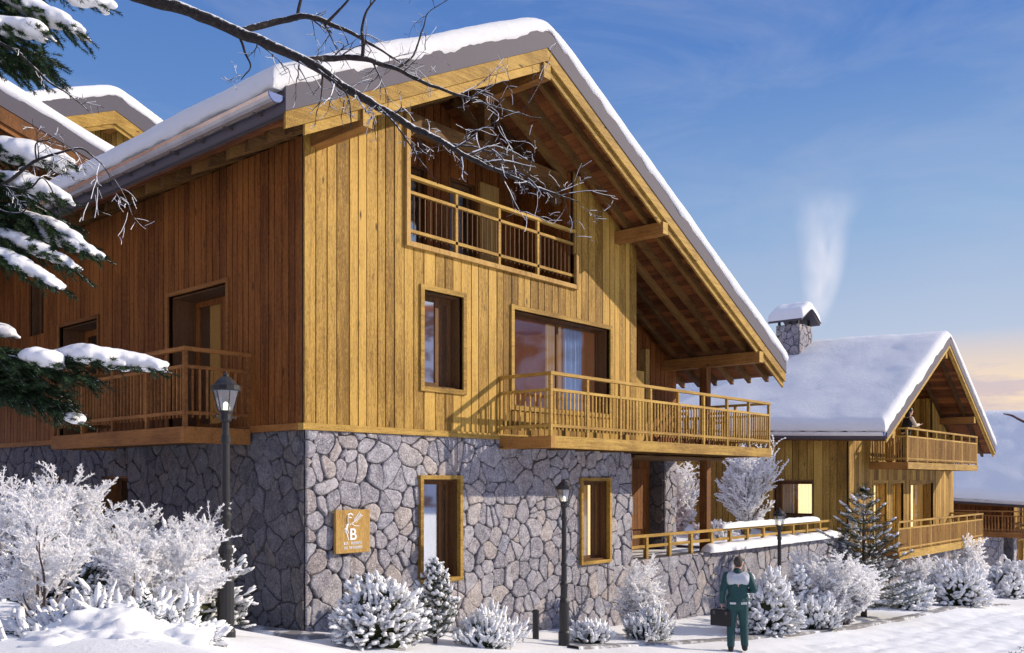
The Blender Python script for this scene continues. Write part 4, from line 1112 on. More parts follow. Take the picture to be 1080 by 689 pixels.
for sg, E1, W1 in ((-1,LE,LWr),(1,RE,RWr)):
    j.caps((sg*.195,0,1.40), E1, .078, .064); j.caps(E1, W1+(E1-W1)*.12, .062, .048)
jo = j.build('jacket', TEAL, man); remesh(jo, .011, 4)
yk = MB(); 
yk.caps((-.145,-.012,1.385),(.145,-.012,1.385),.092,.092); yk.caps((-.09,-.02,1.33),(.09,-.02,1.33),.135,.135); yk.ell((0,-.01,1.42),.12,.09,.06,2)
yo = yk.build('shoulder_yoke', PALE, man); remesh(yo, .012, 3)
ck = MB(); ck.lathe((.005,.012,1.455),[(.088,0),(.075,.035),(.072,.07),(.06,.07)],14); ck.build('collar', BLK, man, smooth=True)
t_ = MB(); t_.caps((0,0,.90),(0,0,1.0),.15,.14); 
for sg, K, A in ((-1,LK,LA),(1,RK,RA)):
    t_.caps((sg*.088,0,.90), K, .115, .085); t_.caps(K, A+V((0,0,.02)), .084, .07)
remesh(t_.build('trousers', TEAL, man), .012, 4)
for sg, A in ((-1,LA),(1,RA)):
    bt = MB(); bt.caps(A+V((0,0,.08)), A+V((0,-.02,-.05)), .062, .052); bt.caps(A+V((0,-.02,-.055)), A+V((0,.17,-.062)), .046, .040); remesh(bt.build('boot', BLK, man), .01)
    pk = MB(); pk.hexa([(sg*.10-.055,-.150,.885),(sg*.10+.055,-.150,.885),(sg*.10+.055,-.10,.885),(sg*.10-.055,-.10,.885),(sg*.10-.055,-.166,.925),(sg*.10+.055,-.166,.925),(sg*.10+.055,-.10,.925),(sg*.10-.055,-.10,.925)])
    pk.build('reflective_patch', PALE, man, bevel=.006)
base = at(778, 683, 17.04); place(man, base.x, base.y, HG(base.x,base.y)+.012, YAW-R(90)+R(-8), 1.0)
tx = empty('tool_case', (0,0,0), 'black tool case carried by the man in his left hand', 'case')
q = MB(); q.box(-.075,.075,-.2,.2,-.16,.14); q.build('case_body', BLK, tx, bevel=.02)
q = MB(); q.tube([(0,-.09,.13),(0,-.085,.18),(0,.085,.18),(0,.09,.13)], .011, 8); q.build('handle', BLK, tx, smooth=True)
for yv in (-.12,.12):
    q = MB(); q.box(-.084,-.074,yv-.02,yv+.02,.06,.12); q.build('latch', M['grey'], tx)
rot = Matrix.Rotation(man.rotation_euler.z, 3, 'Z'); hp = rot @ V((-.29,.035,.79)) + man.location
place(tx, hp.x, hp.y, hp.z-.17, man.rotation_euler.z+R(62))

wm = empty('person', (0,0,0), 'woman with dark hair in cream and black leaning on an upper balcony', 'person')
f = V((.9,.3,0)).normalized(); s_ = f.cross(V((0,0,1)))
b = MB(); hc = V((.16,.02,1.56)); head(b, hc, f, k=.95); b.caps((.10,0,1.36),(.14,.01,1.48),.05,.047)
b.caps((0,0,.93),(.03,0,1.10),.12,.10); b.caps((.03,0,1.10),(.09,0,1.28),.10,.115); b.caps(V((.09,0,1.34))-s_*.12,V((.09,0,1.34))+s_*.12,.055,.055)
E1, W1 = V((.20,.22,1.12)), V((.40,.12,1.10)); E2, W2 = V((.18,-.22,1.12)), V((.38,-.10,1.15))
for sh, e_, w_ in ((V((.08,.17,1.33)),E1,W1),(V((.08,-.17,1.33)),E2,W2)): b.caps(sh, e_, .046,.037); b.caps(e_, w_, .036,.025)
hand(b, W1, V((1,-.2,-.2)), V((0,-1,.3)), curl=.4, k=.9); hand(b, W2, V((1,.2,.1)), V((0,1,.3)), curl=.4, k=.9)
kn = [V((.02,.10,.5)), V((-.10,-.09,.50))]; an = [V((0,.11,.09)), V((-.34,-.10,.12))]
for k in (0,1): b.caps((0,.09*(1-2*k),.9), kn[k], .085,.055); b.caps(kn[k], an[k], .052,.035); b.caps(an[k], an[k]+V((.15,0,-.06)),.036,.03)
remesh(b.build('body', SKIN, wm), .010)
h = MB(); h.blob(hc+V((-.02,0,.03)), (f*.10, s_*.09, V((0,0,.105))), 2); h.blob(hc+V((-.09,-.03,-.09)),(f*.055,s_*.07,V((0,0,.14))),2); h.caps(hc+V((-.11,-.03,-.12)), hc+V((-.14,-.03,-.28)), .06,.03); remesh(h.build('hair', HAIRD, wm), .012)
t_ = MB(); t_.caps((0,0,.90),(.03,0,1.08),.142,.125); t_.caps((.03,0,1.08),(.085,0,1.27),.122,.138); t_.caps(V((.08,0,1.32))-s_*.12,V((.08,0,1.32))+s_*.12,.075,.075)
for sh, e_, w_ in ((V((.08,.17,1.33)),E1,W1),(V((.08,-.17,1.33)),E2,W2)): t_.caps(sh, e_, .066,.055); t_.caps(e_, w_+(e_-w_)*.15, .053,.042)
remesh(t_.build('jumper', CREAM, wm), .012, 4)
g_ = MB(); g_.caps((-.02,0,.98),(.05,0,1.24),.140,.140); g_.caps(V((.06,-.10,1.28)),V((.02,-.14,1.0)),.09,.08); remesh(g_.build('waistcoat', BLK, wm), .012, 3)
p_ = MB(); p_.caps((0,0,.86),(0,0,.95),.135,.13)
for k in (0,1): p_.caps((0,.085*(1-2*k),.88), kn[k], .10,.068); p_.caps(kn[k], an[k], .066,.05)
remesh(p_.build('trousers', BLK, wm), .012, 4)
for k in (0,1):
    bt = MB(); bt.caps(an[k]+V((0,0,.03)), an[k]+V((0,0,-.04)), .05,.045); bt.caps(an[k]+V((-.01,0,-.045)), an[k]+V((.15,0,-.06)), .042,.035); remesh(bt.build('boot', BLK, wm), .01)
place(wm, 23.38,-1.32,2.95, R(-40), 1.1)

# ------------------------------------------------------------------ planting in front of the chalets
def on(o, px, py, d, rz=0, sc=1., dz=0):
    p = at(px, py, d); z = HG(p.x, p.y); return place(o, p.x, p.y, z+dz, rz, sc)
G1 = 'snow-covered bushes and shrubs along the walls'
on(snow_bush('snowy_bush', 'large round snow-covered bush at the foot of the lit stone wall, below the sign', .70,.60,.98, 101, n=620), 401, 684, 13.2)
on(conifer('small_conifer', 'small upright snowy conifer under the lower left window of the lit wall', 1.32, .36, 102, whorls=13, per=9, snow=.9, sr=.024, L=.15, base=.04, upturn=.7, droop=-.2, dens=1.0), 459, 672, 14.4)
on(snow_bush('low_conifer_bush', 'low spreading snowy conifer between the small conifer and the bollard', .62,.5,.55, 103, n=260, L=.22, sr=.03, leaf='needle', up=.9), 515, 688, 14.8)
on(snow_bush('low_conifer_bush', 'low snowy conifer just right of the middle street lamp', .42,.4,.32, 104, n=130, L=.2, sr=.03, leaf='needle', up=.7), 622, 684, 16.8)
on(snow_bush('low_conifer_bush', 'low snowy conifer beneath the frosted shrub left of the man', .52,.45,.55, 105, n=240, L=.2, sr=.026, leaf='needle', up=.9, snow=.7), 683, 676, 18.0)
on(frost_shrub('frosted_shrub', 'tall white frosted shrub against the stone right of the lower right window', 1.9, .75, 16, 106, kids=7, cw=.010, cl=.05, cn=3), 672, 668, 18.8)
on(snow_bush('snowy_bush', 'large round snow-covered bush directly right of the man', .95,.8,1.15, 107, n=620, L=.2, sr=.038), 806, 664, 20.2)
on(conifer('small_conifer', 'small snowy conifer behind the bush right of the man', 1.35, .45, 108, whorls=9, per=7, snow=.95, sr=.04, L=.2, base=.05, upturn=.6, droop=-.1), 842, 655, 21.6)
on(snow_bush('low_conifer_bush', 'low snow-dusted conifer at the left foot of the frosted shrub by the spruce', .62,.5,.65, 109, n=220, L=.2, sr=.035, leaf='needle', up=.8), 862, 656, 21.3)
on(frost_shrub('frosted_shrub', 'white frosted shrub with slanting stems left of the dark spruce', 2.3, .75, 16, 110, kids=8, cw=.014, cl=.06, cn=3, lean=(.35,-.3), tr=.008), 866, 652, 22)
on(frost_shrub('frosted_shrub', 'white frosted shrub in front of the dark spruce', 1.9, .8, 14, 111, kids=8, cw=.014, cl=.06, cn=3, lean=(.3,-.3), tr=.008), 888, 655, 22.4)
on(frost_shrub('frosted_shrub', 'thin frosted shrub against the shaded end of the terrace wall', 2.3, .6, 12, 112, kids=6, cw=.012, cl=.05, lean=(-.4,.3), tr=.008), 868, 640, 24.5)
on(conifer('spruce_tree', 'dark green spruce dusted with snow in front of the second chalet', 3.6, 1.45, 113, whorls=15, per=10, snow=.22, sr=.030, L=.30, base=.10, upturn=.35, droop=.12, bl=.085, dens=1.25), 911, 652, 24.3)
on(frost_shrub('frosted_shrub', 'brownish frosted shrub under the long lower balcony, next to the spruce', 1.7, .9, 16, 114, kids=7, cw=.016, cl=.06, tr=.009), 965, 640, 28.5)
on(frost_shrub('frosted_shrub', 'brownish frosted shrub under the middle of the long lower balcony', 1.9, .8, 16, 115, kids=7, cw=.016, cl=.06, tr=.009), 990, 638, 30)
on(snow_bush('snowy_bush', 'low wide snow-covered bush right of the spruce', .8,.6,.65, 116, n=260, L=.24, sr=.045, leaf='needle'), 960, 646, 26.5)
on(snow_bush('snowy_bush', 'snow-covered bush below the right end of the long balcony', 1.25,.9,1.25, 117, n=420, L=.26, sr=.05), 1012, 645, 28.5)
on(frost_shrub('frosted_shrub', 'tall frosted shrub before the pillar of the farthest chalet', 3.0, .7, 12, 118, kids=7, cw=.02, cl=.09, tr=.012), 1022, 632, 35)
on(snow_bush('snowy_bush', 'long snowy bush by the wall of the farthest chalet', 1.7,1.0,1.3, 119, n=320, L=.32, sr=.07), 1068, 628, 38)
# on the terrace
place(frost_shrub('frosted_shrub', 'frosted shrub on the terrace, seen on both sides of the square post', 2.7, .9, 12, 121, kids=6, cw=.014, cl=.07, tr=.009, upright=.5), 16.0, 3.0, .6)
place(frost_shrub('frosted_shrub', 'tallest white frosted shrub on the terrace, right of the square post', 3.5, .85, 18, 122, kids=7, cw=.017, cl=.075, cn=2, tr=.010, upright=.8), 18.2, 1.9, .6)
place(snow_bush('snowy_bush', 'low snow-covered bush on the terrace behind the railing', .9,.6,.45, 123, n=160, L=.2, sr=.045), 16.1, 1.9, .55)
# left bank
on(frost_shrub('frosted_shrub', 'large feathery frosted shrub at the bottom left, tallest, before the dark side wall', 1.5, .95, 24, 131, kids=8, cw=.006, cl=.038, cn=3, tr=.0045), 108, 662, 9.4)
on(frost_shrub('frosted_shrub', 'feathery frosted shrub at the far left edge of the photo', 1.45, .9, 20, 132, kids=8, cw=.006, cl=.038, cn=3, tr=.0045), 10, 650, 9.2)
on(frost_shrub('frosted_shrub', 'arching frosted shrub leaning right towards the nearest street lamp', 1.3, 1.1, 18, 133, kids=8, cw=.006, cl=.038, cn=3, tr=.0045, lean=(.3,-.3)), 150, 668, 8.6)
on(frost_shrub('frosted_shrub', 'thin brown-stemmed frosted shrub in the left foreground', 1.35, .7, 7, 134, kids=6, cw=.005, cl=.035, cn=3, tr=.0035), 45, 672, 7.6)
on(frost_shrub('frosted_shrub', 'frosted shrub behind the large feathery one on the snow bank', 1.5, 1.0, 18, 135, kids=8, cw=.008, cl=.05, cn=3, tr=.006), 55, 640, 11)
on(snow_bush('snowy_bush', 'round snow-laden bush behind the nearest street lamp', .68,.6,1.0, 136, n=640, L=.14, sr=.022), 200, 672, 9.9)
on(snow_bush('snowy_bush', 'snow-laden bush half hidden in the frosted shrubs at the left', .75,.6,.72, 137, n=560, L=.13, sr=.020), 120, 640, 10.2)
on(snow_bush('snowy_bush', 'snow-laden bush behind the shrubs at the left edge', .8,.6,.74, 138, n=560, L=.13, sr=.020), 25, 640, 10.4)

on(snow_bush('snowy_bush', 'low snow-laden bush between the frosted shrubs and the snow mound', .8,.6,.5, 139, n=560, L=.13, sr=.020), 60, 668, 8.9)
on(frost_shrub('frosted_shrub', 'fine frosted shrub just left of the nearest street lamp', 1.5, .9, 18, 140, kids=9, cw=.006, cl=.04, cn=4, tr=.004), 185, 672, 9.3)
for k_, (px_, py_, d_, lab_) in enumerate(((150,688,7.3,'flat snow-laden juniper on the snow mound, just left of the nearest lamp foot'),(85,690,7.1,'flat snow-laden juniper on the left half of the snow mound'))):
    q_ = snow_bush('snowy_juniper', lab_, .66,.5,.46, 150+k_, n=420, L=.16, sr=.026, leaf='needle'); p_ = at(px_, 600, d_); place(q_, p_.x, p_.y, .88)
# snow mound with a small dark gap in the left foreground
mo = empty('snow_mound', tuple(at(110, 690, 6.6)), 'lumpy snow mound with a small dark gap, bottom left foreground', 'snow mound')
mo.location.z = .95; mo['_org'] = list(mo.location)
MT = []; s = MB(); rnd = random.Random(5); so = Vector((4,4,4))
for i in range(330):
    px, d = rnd.uniform(-10, 205), rnd.uniform(5.9, 7.6); p = at(px, 600, d); e = 1-((px-110)/125)**2
    hh = 1.06+.20*max(0,e)+.13*noise.noise(Vector((px*.02,d*1.2,0)))-.12*abs(d-6.9)
    r = rnd.uniform(.05,.15); s.ell((p.x,p.y,hh-r*.35), r*1.2, r*1.2, r*.8, 2, .5); MT.append((p.x,p.y,hh))
mo_s = s.build('snow_heap', M['snow_clump'], mo, smooth=True); 
m = mo_s.modifiers.new('Remesh','REMESH'); m.mode='VOXEL'; m.voxel_size=.022; m.use_smooth_shade=True; k_ = mo_s.modifiers.new('Smooth','SMOOTH'); k_.iterations=3; k_.factor=.5
gap_mat = plain('dark_snow_gap', (.035,.037,.045), .35, 0, .4, 14)
for (px, py, d, r) in ((150,686,6.1,.04),):
    q = MB(); p = at(px, py, d+.1); zz = max([h_ for (x_,y_,h_) in MT if math.hypot(x_-p.x,y_-p.y) < .22] or [1.2]); p.z = zz-r*.18; q.ell(p, r*1.15, r*.8, r*.45, 2, .5); q.build('stone', gap_mat, mo, smooth=True)  # dark lump added in place of a gap in the snow

# ------------------------------------------------------------------ bare tree leaning in from the left with its long snowy branch
bt_ = empty('bare_tree', tuple(at(-330, 700, 6.4)), 'bare dark tree whose long snow-dusted branch reaches across the sky from the upper left', 'tree')
bt_.location.z = 1.1; bt_['_org'] = list(bt_.location)
t = MB(); tb0 = bt_.location.copy(); fork = at(-230, -150, 6.3)
t.tube([tb0-Vector((0,0,.4)), tb0+Vector((.05,.03,1.6)), tb0.lerp(fork,.55)+Vector((-.1,0,.1)), fork, fork+Vector((-.1,.1,2.2)), fork+Vector((.1,.3,4))], [.16,.13,.115,.10,.07,.02], 12)
t.build('trunk', M['bark'], bt_, smooth=True)
limb = MB(); tws = MB(); fro = MB(); rnd = random.Random(21)
def smoothpath(P, n=6):
    P = [P[0]*2-P[1]] + P + [P[-1]*2-P[-2]]; out = []
    for i in range(1, len(P)-2):
        for k in range(n):
            t = k/n; a,b,c,d = P[i-1:i+3]; out.append(.5*((2*b)+(c-a)*t+(2*a-5*b+4*c-d)*t*t+(3*b-a-3*c+d)*t**3))
    out.append(P[-2]); return out
def twiglet(p, d, L, r, lv):
    n = 5; q = p.copy(); pts = [p]; rad = [r]; dd = d.normalized(); bend = Vector((rnd.uniform(-1,1),rnd.uniform(-1,1),rnd.uniform(-1,.5)))*.16
    for i in range(n):
        dd = (dd + bend + Vector((rnd.uniform(-1,1),rnd.uniform(-1,1),rnd.uniform(-1,1)))*.16).normalized(); q = q+dd*L/n; pts.append(q.copy()); rad.append(max(.0012, r*(1-.8*(i+1)/n)))
        if lv < 2 and rnd.random() < (.75 if lv == 0 else .4):
            o = Vector((rnd.uniform(-1,1),rnd.uniform(-1,1),rnd.uniform(-1,1))).normalized(); twiglet(q, dd+o*1.0, L*rnd.uniform(.35,.7), r*.6, lv+1)
    tws.tube(pts, rad, 4, rnd.random(), cap=False)
    if rnd.random() < .7: tws.tube([x+Vector((0,0,rd*.8)) for x, rd in zip(pts[1:], rad[1:])], [max(.0017,x*1.0) for x in rad[1:]], 4, 2, cap=False)
def limb_path(px, rads, dens, tw=(.12,.35), side=1., depth0=6.0, start=0):
    P = [at(a, b, depth0+c) for a, b, c in px]; S_ = smoothpath(P); n = len(S_)
    rd = []
    for i in range(n):
        t = i/(n-1)*(len(rads)-1); a = int(min(t, len(rads)-2)); rd.append(rads[a]+(rads[a+1]-rads[a])*(t-a))
    S2 = [p + Vector((noise.noise(p*9),noise.noise(p*9+Vector((5,0,0))),noise.noise(p*9+Vector((0,5,0)))))*.012 for p in S_]
    limb.tube(S2, [r*(1+.12*noise.noise(p*20)) for r, p in zip(rd, S2)], 9)
    for i in range(start, n-1):
        d = (S_[i+1]-S_[i]).normalized(); L = (S_[i+1]-S_[i]).length
        k = .62*dens*L*(0.4+1.2*i/n)
        while k > 0:
            if rnd.random() < k:
                o = Vector((rnd.uniform(-1,1),rnd.uniform(-1,1),rnd.uniform(-1,1))).normalized(); o = (o-d*o.dot(d)).normalized()
                twiglet(S2[i]+d*L*rnd.random(), d*.7+o*.9, rnd.uniform(*tw)*(.6+.7*i/n), min(rd[i]*.35,.006)+.0012, 0)
            k -= 1
limb_path([(-230,-150,.3),(-60,-70,.2),(60,-40,.1),(140,-6,.0),(200,12,0),(262,38,-.05),(320,63,-.1),(380,102,-.1),(430,131,-.15),(480,158,-.2),(530,183,-.2),(580,203,-.2),(610,213,-.2)], [.085,.065,.05,.042,.038,.034,.030,.026,.022,.017,.012,.007,.003], 12, start=30)
limb_path([(248,34,0),(298,22,.1),(327,18,.1),(361,30,.15),(390,46,.2),(430,70,.2)], [.022,.021,.018,.014,.010,.003], 9)
limb_path([(322,63,-.1),(352,62,0),(385,62,.05),(418,73,.1),(457,91,.1),(495,104,.15),(540,119,.2),(572,125,.2)], [.022,.020,.018,.014,.011,.008,.005,.002], 12)
limb_path([(382,63,.05),(383,45,.0),(382,28,0),(389,8,0),(402,-12,0)], [.013,.012,.009,.007,.004], 10, (.1,.25))
limb_path([(312,22,.1),(316,5,.1),(322,-20,.1)], [.012,.010,.007], 4, (.1,.2))
limb_path([(345,24,.1),(360,8,.1),(378,-12,.1)], [.011,.008,.005], 8, (.1,.2))
limb_path([(418,73,.1),(436,58,.1),(446,30,.15),(455,12,.2),(480,-4,.2)], [.009,.007,.005,.003,.002], 12, (.08,.2))
limb_path([(252,36,0),(258,55,0),(264,72,.0),(254,84,0)], [.010,.008,.005,.003], 16, (.08,.2))
limb_path([(330,70,-.1),(352,86,-.2),(366,100,-.2),(370,125,-.2),(367,138,-.2)], [.008,.006,.005,.004,.002], 10, (.05,.15))
limb_path([(440,136,-.15),(470,150,.0),(510,158,.05),(545,170,.1),(556,190,.1)], [.010,.008,.006,.004,.002], 14, (.08,.2))
limb_path([(395,108,-.1),(420,135,-.3),(440,165,-.3),(462,195,-.3)], [.007,.006,.004,.002], 12, (.06,.18))
limb.build('branches', M['bark'], bt_, smooth=True); tws.build('twigs', M['bark'], bt_, mat2=M['snow_clump'])

# ------------------------------------------------------------------ near spruce at the left edge with snow-loaded boughs
sp = empty('spruce_tree', tuple(at(-330, 700, 5.0)), 'near spruce at the left edge with thick snow pads on its dark green boughs', 'tree')
sp.location.z = 1.2; sp['_org'] = list(sp.location)
trk = MB(); s0 = sp.location.copy(); trk.tube([s0-Vector((0,0,.4)), s0+Vector((0,0,3)), s0+Vector((.03,0,7)), s0+Vector((0,0,9.5))], [.15,.12,.06,.01], 10); trk.build('trunk', M['bark'], sp, smooth=True)
nd = MB(); bw_ = MB(); sn = MB(); rnd = random.Random(33)
def needles(p, d, L, bl=.030):
    d = d.normalized(); s_ = d.cross(Vector((0,0,1))); s_ = s_.normalized() if s_.length > .05 else Vector((1,0,0)); u = s_.cross(d)
    n = max(4, int(L/.010))
    for i in range(n):
        b = p+d*(L*i/n)
        for k in range(6):
            a = rnd.uniform(0, 6.283); o = s_*math.cos(a)+u*math.sin(a)*.7
            w = d.cross(o)*.0030; nd.tri(b-w, b+w, b+d*bl*.6+o*bl*rnd.uniform(.7,1.1), rnd.random()*.85)
def bough(a, b, width, snow=(), droop=.06, fullness=1.):
    """a, b: (px, py, d) ends; snow: list of (t0, t1, radius)"""
    A, B_ = at(*a), at(*b); n = 14; P = []
    for i in range(n+1):
        t = i/n; P.append(A.lerp(B_, t)+Vector((0,0,-droop*math.sin(t*math.pi)*-1))+Vector((noise.noise(Vector((t*4,a[0]*.1,0))),noise.noise(Vector((t*4,a[1]*.1,5))),0))*.02)
    bw_.tube(P, [.012*(1-.8*i/n)+.002 for i in range(n+1)], 5, cap=False)
    d0 = (B_-A).normalized(); sd = d0.cross(Vector((0,0,1))).normalized(); L = (B_-A).length
    m = int(L/.028*fullness)
    for q in range(m):
        t = q/m; i0 = min(n-1, int(t*n)); p = P[i0].lerp(P[i0+1], t*n-i0)
        sg = 1 if q % 2 else -1; Ls = width*(1-.75*t)*rnd.uniform(.6,1.1)+.05
        d = (d0*rnd.uniform(.6,1.0)+sd*sg*rnd.uniform(.5,1)+Vector((0,0,rnd.uniform(-.55,.05)))).normalized()
        bw_.tube([p, p+d*Ls], [.003,.0015], 3, cap=False); needles(p, d, Ls)
        if Ls > .14:
            for k in range(int(Ls/.05)):
                pp = p+d*Ls*rnd.uniform(.2,.9); d2 = (d+sd*rnd.uniform(-1,1)*.8+Vector((0,0,rnd.uniform(-.7,.2)))).normalized(); needles(pp, d2, rnd.uniform(.05,.11), .026)
    needles(P[-2], d0, .08)
    for t0, t1, r in snow:
        k = max(3, int((t1-t0)*L/(r*.42)))
        for q in range(k+1):
            t = t0+(t1-t0)*q/k; i0 = min(n-1, int(t*n)) if t < 1 else n-1; p = P[i0].lerp(P[i0+1], min(1.1,t*n-i0)); e = math.sin(math.pi*min(.95,max(.05,q/k)))**.45
            rr_ = r*1.25*e*rnd.uniform(.7,1.1); sn.ell(p+sd*rnd.uniform(-.25,.25)*r+Vector((0,0,r*.32)), rr_*1.25, rr_*1.25, rr_*.75, 2, .2)
            if rnd.random() < .45:
                off = sd*rnd.choice((-1,1))*r*rnd.uniform(.6,1.2)+d0*rnd.uniform(-.5,.8)*r; 
                for z in range(3): sn.ell(p+off*(.4+.35*z)+Vector((0,0,r*.2-z*r*.18)), rr_*.62, rr_*.62, rr_*.42, 2, .2)
D5 = 5.2
# top-left cluster
bough((-90,-30,D5),(92,38,D5),.30,((.50,.97,.055),),.03)
bough((-60,-50,D5+.2),(116,8,D5+.2),.20,((.60,1.0,.062),),.0)
bough((-120,10,D5),(60,66,D5-.1),.34,((.55,.66,.05),),.03,1.2)
bough((-80,25,D5-.2),(48,36,D5-.2),.2,((.55,.98,.05),),.02,1.2)
bough((-100,30,D5+.2),(40,84,D5+.1),.32,((.6,.75,.045),),.04,1.2)
bough((-120,-30,D5+.1),(30,8,D5+.2),.3,((.7,.9,.05),),.03,1.1)
bough((-140,-10,D5+.3),(35,50,D5+.3),.34,(),.03,1.3)
# second cluster
bough((-110,150,D5),(78,176,D5),.26,((.35,.98,.07),),.03,1.1)
bough((-110,160,D5-.1),(72,212,D5-.1),.3,((.60,.98,.05),),.03,1.1)
bough((-120,180,D5+.1),(88,258,D5),.34,((.70,1.0,.042),),.05,1.2)
bough((-120,215,D5),(106,272,D5),.30,((.70,1.0,.042),),.05,1.1)
bough((-120,205,D5-.1),(84,286,D5-.1),.32,((.55,1.0,.042),),.04,1.2)
bough((-120,225,D5-.2),(66,304,D5-.2),.30,((.55,1.0,.042),),.04,1.1)
bough((-130,150,D5+.2),(70,235,D5+.2),.40,(),.05,1.5)
bough((-140,180,D5+.15),(40,262,D5+.2),.40,(),.05,1.5)
# lowest cluster
bough((-120,370,D5),(172,388,D5),.30,((.62,1.0,.062),),.03,1.1)
bough((-120,360,D5-.1),(118,378,D5-.1),.26,((.78,1.0,.055),),.0,1.)
bough((-120,365,D5-.2),(62,384,D5-.2),.3,((.80,1.0,.06),),.02,1.3)
bough((-120,385,D5),(86,446,D5),.30,((.93,1.0,.035),),.05,1.3)
bough((-140,380,D5+.1),(60,415,D5+.1),.42,(),.05,1.7)
bough((-140,395,D5),(30,405,D5),.42,(),.05,1.6)
bough((-130,375,D5-.05),(105,402,D5-.05),.34,(),.04,1.8)
bough((-130,390,D5+.05),(75,428,D5),.34,(),.04,1.8)
bough((-130,190,D5),(62,246,D5),.38,(),.05,1.8)
bough((-130,0,D5),(40,30,D5),.36,(),.04,1.8)
bough((-130,20,D5+.1),(55,76,D5),.36,(),.04,1.8)
bough((-120,340,D5),(6,352,D5),.18,((.9,1.0,.05),),.0,.8)
for i in range(16):   # unseen side of the tree
    a = rnd.uniform(1.2, 5.2)+YAW; z = rnd.uniform(1.2, 7); L = (8.5-z)*.17; P0 = s0+Vector((0,0,z)); d = Vector((math.cos(a), math.sin(a), -.15))
    bw_.tube([P0, P0+d*L], [.02,.004], 4, cap=False)
    for q in range(10): needles(P0+d*L*(q+1)/10, d+Vector((rnd.uniform(-1,1),rnd.uniform(-1,1),0)), .2)
nd.build('needles', M['needle'], sp); bw_.build('boughs', M['stem'], sp); so_ = sn.build('snow_pads', M['snow_clump'], sp, smooth=True)
m = so_.modifiers.new('Remesh','REMESH'); m.mode='VOXEL'; m.voxel_size=.011; m.use_smooth_shade=True; k_ = so_.modifiers.new('Smooth','SMOOTH'); k_.iterations=4; k_.factor=.5
# thin bare sapling between the spruce boughs
sa = empty('bare_sapling', tuple(at(-200, 700, 5.6)), 'thin bare sapling with curling snowy twigs at the left edge, among the spruce boughs', 'sapling')
sa.location.z = 1.2; sa['_org'] = list(sa.location)
limb = MB(); tws = MB(); fro = MB(); rnd = random.Random(8)
z0 = sa.location.copy(); j1 = at(-120, 190, 5.4); limb.tube([z0-Vector((0,0,.3)), z0.lerp(j1,.5), j1, at(-150,20,5.4), at(-150,-160,5.4)], [.035,.03,.025,.018,.006], 8)
limb_path([(-150,20,0),(-60,15,0),(0,44,0),(25,62,0),(50,85,0),(75,102,0),(95,118,0)], [.012,.010,.008,.007,.006,.004,.002], 10, (.06,.22), depth0=5.0, start=12)
limb_path([(-120,190,.2),(-50,200,0),(0,195,0),(35,172,0),(68,160,0),(90,158,0),(112,180,0),(122,205,0)], [.014,.012,.009,.008,.006,.005,.003,.002], 12, (.1,.3), depth0=5.0, start=12)
limb_path([(0,195,0),(30,200,0),(45,188,0),(58,210,0),(64,232,0)], [.006,.005,.004,.003,.002], 5, (.08,.2), depth0=5.0)
limb_path([(40,170,0),(40,150,0),(62,152,0),(78,162,0)], [.005,.004,.003,.002], 6, (.08,.2), depth0=5.0)
limb_path([(-30,199,0),(0,222,0),(22,224,0),(32,212,0)], [.006,.005,.004,.003], 4, (.08,.2), depth0=5.0)
limb.build('branches', M['bark'], sa, smooth=True); tws.build('twigs', M['bark'], sa, mat2=M['snow_clump'])

# small conifer whose tips enter at the right edge
e_ = at(1150, 660, 13); cr = conifer('small_conifer', 'dark conifer tip entering at the bottom right edge of the photo', 1.4, .85, 141, whorls=7, per=9, snow=.12, L=.24, base=.15, upturn=.15, droop=.1)
place(cr, e_.x, e_.y, at(1150, 700, 13).z-.1)
# bare branch tip at the right edge
rb = empty('bare_tree', tuple(at(1240, 700, 12)), 'dark twig tip with reddish bark poking in at the right edge against the sky', 'tree')
rb.location.z = -.2; rb['_org'] = list(rb.location)
limb = MB(); tws = MB(); fro = MB(); rnd = random.Random(15)
limb.tube([rb.location-Vector((0,0,.3)), at(1235,550,12), at(1225,480,12), at(1215,380,12)], [.07,.06,.045,.03], 8)
limb_path([(1225,480,0),(1160,468,0),(1110,455,0),(1082,446,0),(1068,439,0),(1059,436.5,0)], [.03,.024,.02,.016,.014,.008], 0, depth0=12.)
limb.build('branches', plain('reddish_bark', (.05,.012,.014), .7, 0, .4, 30), rb, smooth=True)

